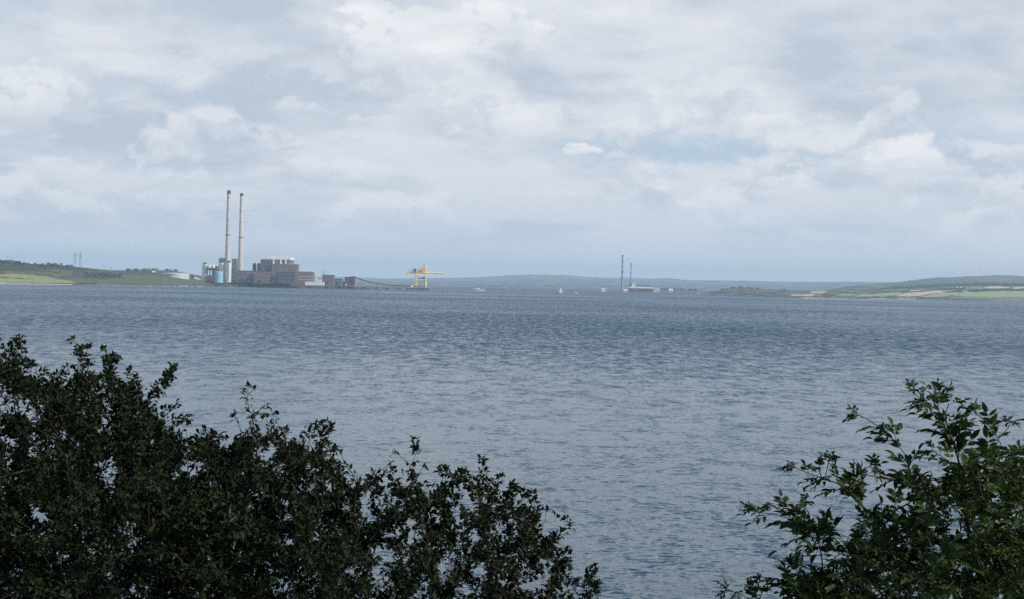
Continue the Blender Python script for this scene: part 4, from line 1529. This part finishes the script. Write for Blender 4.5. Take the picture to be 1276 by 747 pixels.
# elder on the right: compound leaves and flat fruit heads
def compound_leaves(P, Dv, g, B, Dn, N_, Ln, Wd, R, sizes, pairs=(2, 3)):
    for p, d, size in zip(P, Dv, sizes):
        d = d / (np.linalg.norm(d) + 1e-9)
        up = np.array([0, 0, 1.0]) + g.normal(0, .35, 3)
        s = np.cross(d, up); s /= np.linalg.norm(s) + 1e-9
        nrm = np.cross(s, d)
        n = int(g.integers(pairs[0], pairs[1] + 1))
        Lr = g.uniform(.10, .17) * size
        pts = [p + d * Lr * u - np.array([0, 0, 1]) * Lr * .25 * u * u for u in np.linspace(0, 1, 5)]
        R.append(pts)
        for i in range(n):
            u = .38 + .56 * i / max(1, n - .0)
            q = p + d * Lr * u - np.array([0, 0, 1]) * Lr * .25 * u * u
            for sg in (-1, 1):
                B.append(q)
                Dn.append(s * sg * .85 + d * .55 + g.normal(0, .12, 3) - np.array([0, 0, .15]))
                N_.append(nrm + g.normal(0, .25, 3))
                l = g.uniform(.05, .085) * size
                Ln.append(l)
                Wd.append(l * g.uniform(.38, .5))
        B.append(pts[-1])
        Dn.append(d - np.array([0, 0, .3]))
        N_.append(nrm)
        l = g.uniform(.06, .09) * size
        Ln.append(l)
        Wd.append(l * .45)


E_CH = [
    [(1150, 700), (1142, 660), (1140, 628), (1134, 600), (1128, 580), (1122, 562), (1114, 550), (1104, 540), (1092, 530), (1078, 520), (1066, 514)],
    [(1205, 690), (1203, 650), (1198, 625), (1194, 594), (1190, 570), (1184, 548), (1178, 530), (1172, 518), (1164, 508), (1154, 502), (1144, 496), (1138, 484)],
    [(1172, 516), (1178, 502), (1174, 488)], [(1160, 504), (1162, 486)], [(1148, 496), (1136, 488)],
    [(1262, 610), (1250, 570), (1242, 548), (1234, 532), (1222, 520), (1212, 512)], [(1240, 544), (1252, 530), (1256, 524)],
    [(1146, 690), (1110, 664), (1086, 640), (1066, 624), (1050, 608), (1040, 600), (1020, 592), (1004, 588), (988, 580)], [(1058, 612), (1062, 596), (1074, 580), (1080, 578)], [(1024, 594), (1016, 580), (1028, 574)],
    [(1120, 700), (1080, 676), (1040, 662), (1006, 652), (978, 644), (960, 638), (946, 636), (936, 634)], [(1010, 652), (998, 636), (1002, 624)], [(984, 646), (972, 634), (958, 628)],
    [(1112, 706), (1080, 694), (1054, 690), (1020, 690), (998, 690)],
    [(1090, 764), (1040, 752), (1006, 740), (982, 728), (966, 720), (946, 716)], [(990, 732), (980, 710), (978, 702)], [(1010, 742), (1008, 724)],
    [(1000, 770), (960, 758), (934, 746), (918, 738), (906, 734)], [(940, 750), (944, 738)],
    [(1134, 605), (1110, 596), (1092, 590), (1078, 588)], [(1195, 600), (1182, 576), (1168, 566), (1158, 560)], [(1192, 580), (1206, 574), (1214, 570)], [(1180, 540), (1190, 530), (1198, 528)],
]
E_TOP = [(930, 760), (960, 740), (1000, 712), (1030, 690), (1060, 664), (1090, 640), (1120, 612), (1150, 592), (1180, 588), (1210, 575), (1240, 562), (1300, 545), (1360, 545)]


def elder():
    g = np.random.default_rng(21)
    D = 9.2
    bx = at(1170, 747, D)[0]
    base = np.array([bx, D, ground_z(bx, D) - .1])
    T = []
    tips = []
    for ch in E_CH:
        off = g.normal(0, .12)
        P = [at(x + 4, y + 3, D + off + g.normal(0, .03)) for x, y in ch]
        T.append(P[0])
        for a, b in zip(P[:-1], P[1:]):
            m = max(1, int(np.linalg.norm(b - a) / .06))
            for q in range(m):
                T.append(a + (b - a) * (q + 1) / m + g.normal(0, .003, 3))
    for i in range(640):
        x = g.uniform(985, 1300)
        yt = interp(x - 4, E_TOP)
        y = yt + 8 + (860 - yt) * g.random()
        p = at(x, y, D + g.normal(0, .5) * min(1, .3 + (y - yt) / 90))
        if p[2] > base[2] + .7:
            T.append(p)
    roots = [(base, -1)]
    for s in range(4):
        prev = 0
        for q in range(1, 7):
            u = q / 6
            roots.append((np.array([bx + (s - 1.5) * .28 * u + g.normal(0, .02), D + g.normal(0, .06), base[2] + 1.3 * u]), prev))
            prev = len(roots) - 1
    nodes, par = grow(roots, T, g, bf=.3, seg=.08, wob=.006)
    rad, kids = radii(nodes, par, .0026, 2.2, .04)
    t = thing('elder_shrub', 'elder with long paired leaflets and flat reddish fruit heads, reaching out over the water', 'shrub', base, 'shrubs at the lower right')
    branch_mesh('branches', nodes, par, rad, M['bark'], t, base)
    P, Dv = [], []
    heads = []
    S = []
    far_ = np.zeros(len(nodes))
    for i in range(len(nodes) - 1, 0, -1):
        if par[i] >= 0:
            far_[par[i]] = max(far_[par[i]], far_[i] + np.linalg.norm(nodes[i] - nodes[par[i]]))
    for i in range(len(nodes)):
        if par[i] < 0 or rad[i] > .012 or nodes[i][2] < base[2] + .6:
            continue
        e = unit(nodes[i] - nodes[par[i]])
        nlv = g.poisson(2.1) if kids[i] else 6
        for q in range(nlv):
            rd = g.normal(0, 1, 3)
            rd -= e * np.dot(rd, e) * .7
            rd = unit(rd)
            P.append(nodes[i])
            S.append(g.uniform(.8, 1.15) * (.50 + .55 * min(1, far_[i] / .3)))
            Dv.append(rd * .7 + e * .7 + np.array([0, 0, .12]))
        if kids[i] == 0 and g.random() < .33:
            heads.append((nodes[i], e))
    B, Dn, N_, Ln, Wd, R = [], [], [], [], [], []
    compound_leaves(P, Dv, g, B, Dn, N_, Ln, Wd, R, S)
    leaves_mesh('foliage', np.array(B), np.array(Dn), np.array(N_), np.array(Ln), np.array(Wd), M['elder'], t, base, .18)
    # leaf stalks
    n0, p0, r_ = [], [], []
    for pts in R:
        for q, p in enumerate(pts):
            n0.append(p)
            p0.append(-1 if q == 0 else len(n0) - 2)
            r_.append(.0016)
    branch_mesh('leaf_stalks', np.array(n0), np.array(p0), np.array(r_), M['elder'], t, base, 3)
    # fruit heads
    for p, e in heads[:16]:
        mb = MB()
        hub = p + np.array([0, 0, .05]) + e * .03
        for s in range(8):
            a = 2 * math.pi * s / 8 + g.uniform(-.3, .3)
            q = hub + np.array([math.cos(a) * .045, math.sin(a) * .045, .02 + g.uniform(0, .02)])
            mb.tube(p, q, .0012, .0009, 3)
            for _ in range(9):
                c = q + g.normal(0, .014, 3) * np.array([1, 1, .35])
                r = g.uniform(.0025, .0038)
                mb.poly([c + np.array(v) * r for v in ((1, 0, 0), (-1, 0, 0), (0, 1, 0), (0, -1, 0), (0, 0, 1), (0, 0, -1))],
                        [(0, 2, 4), (2, 1, 4), (1, 3, 4), (3, 0, 4), (2, 0, 5), (1, 2, 5), (3, 1, 5), (0, 3, 5)])
        mb.build('fruit_head', M['berry'], t)


elder()


def dense_shrub(label, x0, x1, ytop, D, n, seed):
    g = np.random.default_rng(seed)
    xm = (x0 + x1) / 2
    bx = at(xm, 747, D)[0]
    base = np.array([bx, D, ground_z(bx, D) - .1])
    T = []
    tr = 0
    while len(T) < n and tr < 20000:
        tr += 1
        x = g.uniform(x0, x1)
        yt = interp(x, ytop)
        y = yt + (860 - yt) * g.random() ** 1.1
        p = at(x, y, D + g.normal(0, .35) * min(1, .3 + (y - yt) / 80))
        if p[2] > base[2] + .7:
            T.append(p)
    roots = [(base, -1)]
    for s in range(4):
        prev = 0
        for q in range(1, 7):
            u = q / 6
            roots.append((np.array([bx + (s - 1.5) * .2 * u + g.normal(0, .02), D + g.normal(0, .05), base[2] + 1.2 * u]), prev))
            prev = len(roots) - 1
    nodes, par = grow(roots, T, g)
    rad, kids = radii(nodes, par, .0018, 2.3, .04)
    t = thing('leafy_shrub', label, 'shrub', base, 'shrubs at the lower right')
    branch_mesh('branches', nodes, par, rad, M['bark'], t, base)
    P, Dv = [], []
    for i in range(len(nodes)):
        if par[i] < 0 or rad[i] > .01 or nodes[i][2] < base[2] + .6:
            continue
        e = unit(nodes[i] - nodes[par[i]])
        for q in range(g.poisson(1.6) if kids[i] else 4):
            rd = unit(g.normal(0, 1, 3))
            P.append(nodes[i])
            Dv.append(rd * .8 + e * .5 + np.array([0, 0, .35]))
    B, Dn, N_, Ln, Wd, R = [], [], [], [], [], []
    compound_leaves(P, Dv, g, B, Dn, N_, Ln, Wd, R, [.55] * len(P), (3, 4))
    leaves_mesh('foliage', np.array(B), np.array(Dn), np.array(N_), np.array(Ln), np.array(Wd), M['dense'], t, base, .15)


dense_shrub('dense bright green fine leafed shrub at the right edge, beside the elder', 1205, 1345, [(1200, 596), (1214, 576), (1230, 568), (1248, 562), (1262, 566), (1276, 572), (1345, 570)], 8.7, 190, 31)

# ------------------------------------------------------------------ air between
def haze():
    mb = MB().box(-13000, 13000, -60, 24800, -4, 300)
    m = bpy.data.materials.new('sea_air')
    m.use_nodes = True
    nt = m.node_tree
    nt.nodes.remove(nt.nodes['Principled BSDF'])
    pv = nt.nodes.new('ShaderNodeVolumePrincipled')
    pv.inputs['Color'].default_value = (.60, .80, 1.0, 1)
    pv.inputs['Density'].default_value = HAZE
    pv.inputs['Anisotropy'].default_value = 0.0
    nt.links.new(pv.outputs[0], nt.nodes['Material Output'].inputs['Volume'])
    o = mb.build('haze', m)
    tag(o, kind='stuff')


HAZE = 6.8e-5
haze()

# ------------------------------------------------------------------ sky, sun, camera
SUN_AZ, SUN_EL = math.radians(112), math.radians(38)      # azimuth clockwise from +Y


def sky():
    w = bpy.data.worlds.new('World')
    scene.world = w
    w.use_nodes = True
    nt = w.node_tree
    L = nt.links.new
    bg = nt.nodes['Background']
    STR = .1
    bg.inputs['Strength'].default_value = STR
    st = nt.nodes.new('ShaderNodeTexSky')
    st.sky_type = 'NISHITA'
    st.sun_disc = False
    st.sun_elevation = SUN_EL
    st.sun_rotation = SUN_AZ
    st.air_density = 1.0
    st.dust_density = 1.5
    tc = nt.nodes.new('ShaderNodeTexCoord')

    def vm(op, a, b=None, c=None):
        n = nt.nodes.new('ShaderNodeVectorMath')
        n.operation = op
        for i, v in enumerate((a, b)):
            if v is None:
                continue
            if isinstance(v, (tuple, list, np.ndarray)):
                n.inputs[i].default_value = tuple(float(q) for q in v)
            else:
                L(v, n.inputs[i])
        if c is not None:
            n.inputs['Scale'].default_value = c
        return n.outputs['Value'] if op in ('LENGTH', 'DOT_PRODUCT') else n.outputs[0]

    def ma(op, a, b=0.0, c=0.0, clamp=False):
        n = nt.nodes.new('ShaderNodeMath')
        n.operation = op
        n.use_clamp = clamp
        for i, v in enumerate((a, b, c)):
            if isinstance(v, (int, float)):
                n.inputs[i].default_value = v
            else:
                L(v, n.inputs[i])
        return n.outputs[0]

    def mrange(v, a, b, c, d, smooth=True):
        n = nt.nodes.new('ShaderNodeMapRange')
        n.interpolation_type = 'SMOOTHSTEP' if smooth else 'LINEAR'
        L(v, n.inputs['Value'])
        for k, q in (('From Min', a), ('From Max', b), ('To Min', c), ('To Max', d)):
            n.inputs[k].default_value = q
        return n.outputs['Result']

    def noise(v, scale, detail, rough, dist=0.0):
        n = nt.nodes.new('ShaderNodeTexNoise')
        L(v, n.inputs['Vector'])
        n.inputs['Scale'].default_value = scale
        n.inputs['Detail'].default_value = detail
        n.inputs['Roughness'].default_value = rough
        n.inputs['Distortion'].default_value = dist
        return n

    def mix(f, a, b):
        n = nt.nodes.new('ShaderNodeMix')
        n.data_type = 'RGBA'
        if isinstance(f, float):
            n.inputs[0].default_value = f
        else:
            L(f, n.inputs[0])
        for k, v in ((6, a), (7, b)):
            if isinstance(v, tuple):
                n.inputs[k].default_value = (*v, 1)
            else:
                L(v, n.inputs[k])
        return n.outputs[2]

    def c(r, g, b):
        return (r / STR, g / STR, b / STR)

    dirn = vm('NORMALIZE', tc.outputs['Generated'])
    sep = nt.nodes.new('ShaderNodeSeparateXYZ')
    L(dirn, sep.inputs[0])
    z = sep.outputs['Z']
    KZ = 1.45
    flat = vm('MULTIPLY', dirn, (1, 1, KZ))
    warp = vm('SUBTRACT', noise(flat, 22, 6, .62).outputs['Color'], (.5, .5, .5))
    fw = vm('ADD', flat, vm('SCALE', warp, None, .03))
    # clouds shrink towards the horizon
    sz = ma('POWER', ma('ADD', ma('MAXIMUM', z, 0.0), .12), -.6)
    proj = nt.nodes.new('ShaderNodeVectorMath')
    proj.operation = 'SCALE'
    L(fw, proj.inputs[0])
    L(ma('MULTIPLY', sz, .35), proj.inputs['Scale'])
    pj = proj.outputs[0]
    n1 = noise(vm('ADD', pj, (3.1, 1.7, 5.2)), 4.5, 9, .52).outputs['Fac']
    # puffs, sampled twice so that their upper sides catch the light
    o1 = vm('ADD', pj, (7.3, 2.2, 1.1))
    o2 = vm('ADD', pj, (7.3, 2.2, 1.122))
    n2 = noise(o1, 7.0, 10, .50).outputs['Fac']
    n3 = noise(o2, 7.0, 10, .50).outputs['Fac']
    edge = ma('SUBTRACT', n2, n3)
    vo = nt.nodes.new('ShaderNodeTexVoronoi')
    vo.feature = 'F1'
    vo.normalize = True
    vo.inputs['Scale'].default_value = 15
    vo.inputs['Detail'].default_value = 2.0
    vo.inputs['Roughness'].default_value = .55
    L(vm('ADD', o1, vm('SCALE', warp, None, .02)), vo.inputs['Vector'])
    bill = ma('MULTIPLY_ADD', ma('MULTIPLY', vo.outputs['Distance'], vo.outputs['Distance']), -1.6, .44)               # rounded heads
    warp2 = vm('SUBTRACT', noise(flat, 75, 5, .6).outputs['Color'], (.5, .5, .5))
    nsoft = noise(vm('ADD', fw, (1.3, 9.2, 4.1)), 7.0, 4, .45).outputs['Fac']

    def blob(px, py, rx, ry, rag):
        d0 = ray(px, py) * np.array([1, 1, KZ])
        dv = vm('SUBTRACT', flat, d0)
        q = vm('MULTIPLY', dv, (FPX / rx, FPX / rx, FPX / ry / KZ))
        q2 = vm('ADD', vm('ADD', q, vm('SCALE', warp, None, rag)), vm('SCALE', warp2, None, 1.4 if rx > 55 else 3.4))
        return q, vm('LENGTH', q2)

    white, lit = None, None
    for (px, py, rx, ry, s) in ((1128, 200, 60, 40, .95), (1180, 222, 44, 24, .55), (730, 188, 28, 11, 1.0), (768, 196, 16, 7, .5), (655, 150, 64, 28, .6), (28, 132, 90, 52, .75), (560, 50, 160, 64, .85), (985, 226, 46, 22, .55), (1258, 236, 44, 24, .7), (1270, 205, 30, 18, .6),
                                (890, 256, 66, 18, .6), (84, 214, 60, 20, .5), (415, 212, 80, 20, .45), (700, 16, 170, 36, .6), (975, 154, 60, 16, .6), (170, 80, 120, 24, .45), (690, 242, 60, 14, .4), (255, 218, 46, 16, .4), (370, 132, 36, 14, .45), (480, 150, 40, 12, .35)):
        q, ln = blob(px, py, rx, ry, 1.7)
        m = mrange(ln, .55, 1.0, min(1.0, s * 1.15), 0.0)
        sq = nt.nodes.new('ShaderNodeSeparateXYZ')
        L(q, sq.inputs[0])
        li = ma('MULTIPLY', m, mrange(sq.outputs['Z'], -.75, .35, .25, 1.0))
        white = m if white is None else ma('MAXIMUM', white, m)
        lit = li if lit is None else ma('MAXIMUM', lit, li)
    dark = None
    for (px, py, rx, ry, s) in ((700, 108, 320, 26, .8), (330, 110, 300, 34, .75), (1000, 118, 280, 30, .5), (770, 215, 120, 22, .6), (1100, 60, 240, 30, .3), (150, 168, 200, 24, .5), (600, 205, 90, 18, .45), (60, 30, 200, 30, .3)):
        q, ln = blob(px, py, rx, ry, 1.5)
        m = mrange(ln, .2, 1.2, s, 0.0)
        dark = m if dark is None else ma('MAXIMUM', dark, m)
    blue = None
    for (px, py, rx, ry, s) in ((860, 186, 190, 22, .85), (1230, 180, 80, 40, .5)):
        q, ln = blob(px, py, rx, ry, 1.8)
        m = mrange(ln, .3, 1.2, s, 0.0)
        blue = m if blue is None else ma('MAXIMUM', blue, m)
    # clear sky colour: Nishita, veiled
    clear = mix(mrange(z, .15, .40, .8, .12), st.outputs['Color'], c(.50, .645, .82))
    cov = mrange(n1, .22, .48, .25, 1.0)
    low = mrange(z, .0, .07, .45, 1.0)
    high = mrange(z, .17, .36, 1.0, .10)
    cov = ma('MULTIPLY', ma('MULTIPLY', cov, low), high)
    cov = ma('MULTIPLY', cov, ma('SUBTRACT', 1.0, blue))
    shade = ma('ADD', mrange(n2, .32, .70, 0.0, .75), ma('MULTIPLY', edge, 5.0))
    shade = ma('ADD', shade, ma('MULTIPLY', ma('SUBTRACT', nsoft, .5), .9))
    shade = ma('ADD', shade, ma('MULTIPLY', bill, .55))
    shade = ma('ADD', shade, .17)
    shade = ma('SUBTRACT', ma('ADD', shade, ma('MULTIPLY', lit, .35)), ma('MULTIPLY', dark, .36), clamp=True)
    ccol = mix(shade, c(.53, .60, .70), c(.775, .80, .85))
    s1 = mix(cov, clear, ccol)
    # a rank of small far cumulus low over the land
    o4 = vm('ADD', vm('MULTIPLY', fw, (1, 1, 1.1)), (2.7, 5.5, 3.3))
    n4 = noise(o4, 17, 9, .5).outputs['Fac']
    n5 = noise(vm('ADD', o4, (0, 0, .014)), 17, 9, .5).outputs['Fac']
    rank = ma('MULTIPLY', mrange(n4, .50, .60, 0.0, .75), ma('MULTIPLY', mrange(z, .022, .05, 0.0, 1.0), mrange(z, .10, .15, 1.0, 0.0)))
    rl_ = ma('ADD', .35, ma('MULTIPLY', ma('SUBTRACT', n4, n5), 9.0), clamp=True)
    s1 = mix(rank, s1, mix(rl_, c(.56, .63, .725), c(.86, .87, .90)))
    wcol = mix(ma('ADD', ma('MULTIPLY', lit, .85), ma('ADD', ma('MULTIPLY', edge, 5.0), ma('MULTIPLY', bill, .7)), clamp=True), c(.60, .66, .74), c(.93, .935, .95))
    s2 = mix(ma('MULTIPLY', white, .85), s1, wcol)
    hz = mrange(z, .0, .05, .8, 0.0)
    s3 = mix(hz, s2, c(.84, .89, .95))
    L(s3, bg.inputs['Color'])


sky()
sd = bpy.data.lights.new('sun', 'SUN')
sd.energy = 4.0
sd.angle = math.radians(.5)
sd.color = (1.0, .95, .86)
so = bpy.data.objects.new('sun', sd)
COL.objects.link(so)
to_sun = Vector((math.sin(SUN_AZ) * math.cos(SUN_EL), math.cos(SUN_AZ) * math.cos(SUN_EL), math.sin(SUN_EL)))
so.rotation_euler = (-to_sun).to_track_quat('-Z', 'Y').to_euler()

cd = bpy.data.cameras.new('camera')
cd.sensor_width = 36
cd.lens = 36 * FPX / 1276
cd.clip_start = .1
cd.clip_end = 40000
co = bpy.data.objects.new('camera', cd)
COL.objects.link(co)
from mathutils import Matrix
co.matrix_world = Matrix(((Rv[0], Uv[0], -Fv[0], 0), (Rv[1], Uv[1], -Fv[1], 0), (Rv[2], Uv[2], -Fv[2], CAMZ), (0, 0, 0, 1)))
scene.camera = co

scene.view_settings.view_transform = 'Standard'
scene.view_settings.look = 'None'
scene.view_settings.exposure = 0
scene.view_settings.gamma = 1
scene.cycles.use_denoising = False
scene.cycles.max_bounces = 6
scene.cycles.volume_bounces = 2
scene.cycles.transparent_max_bounces = 8
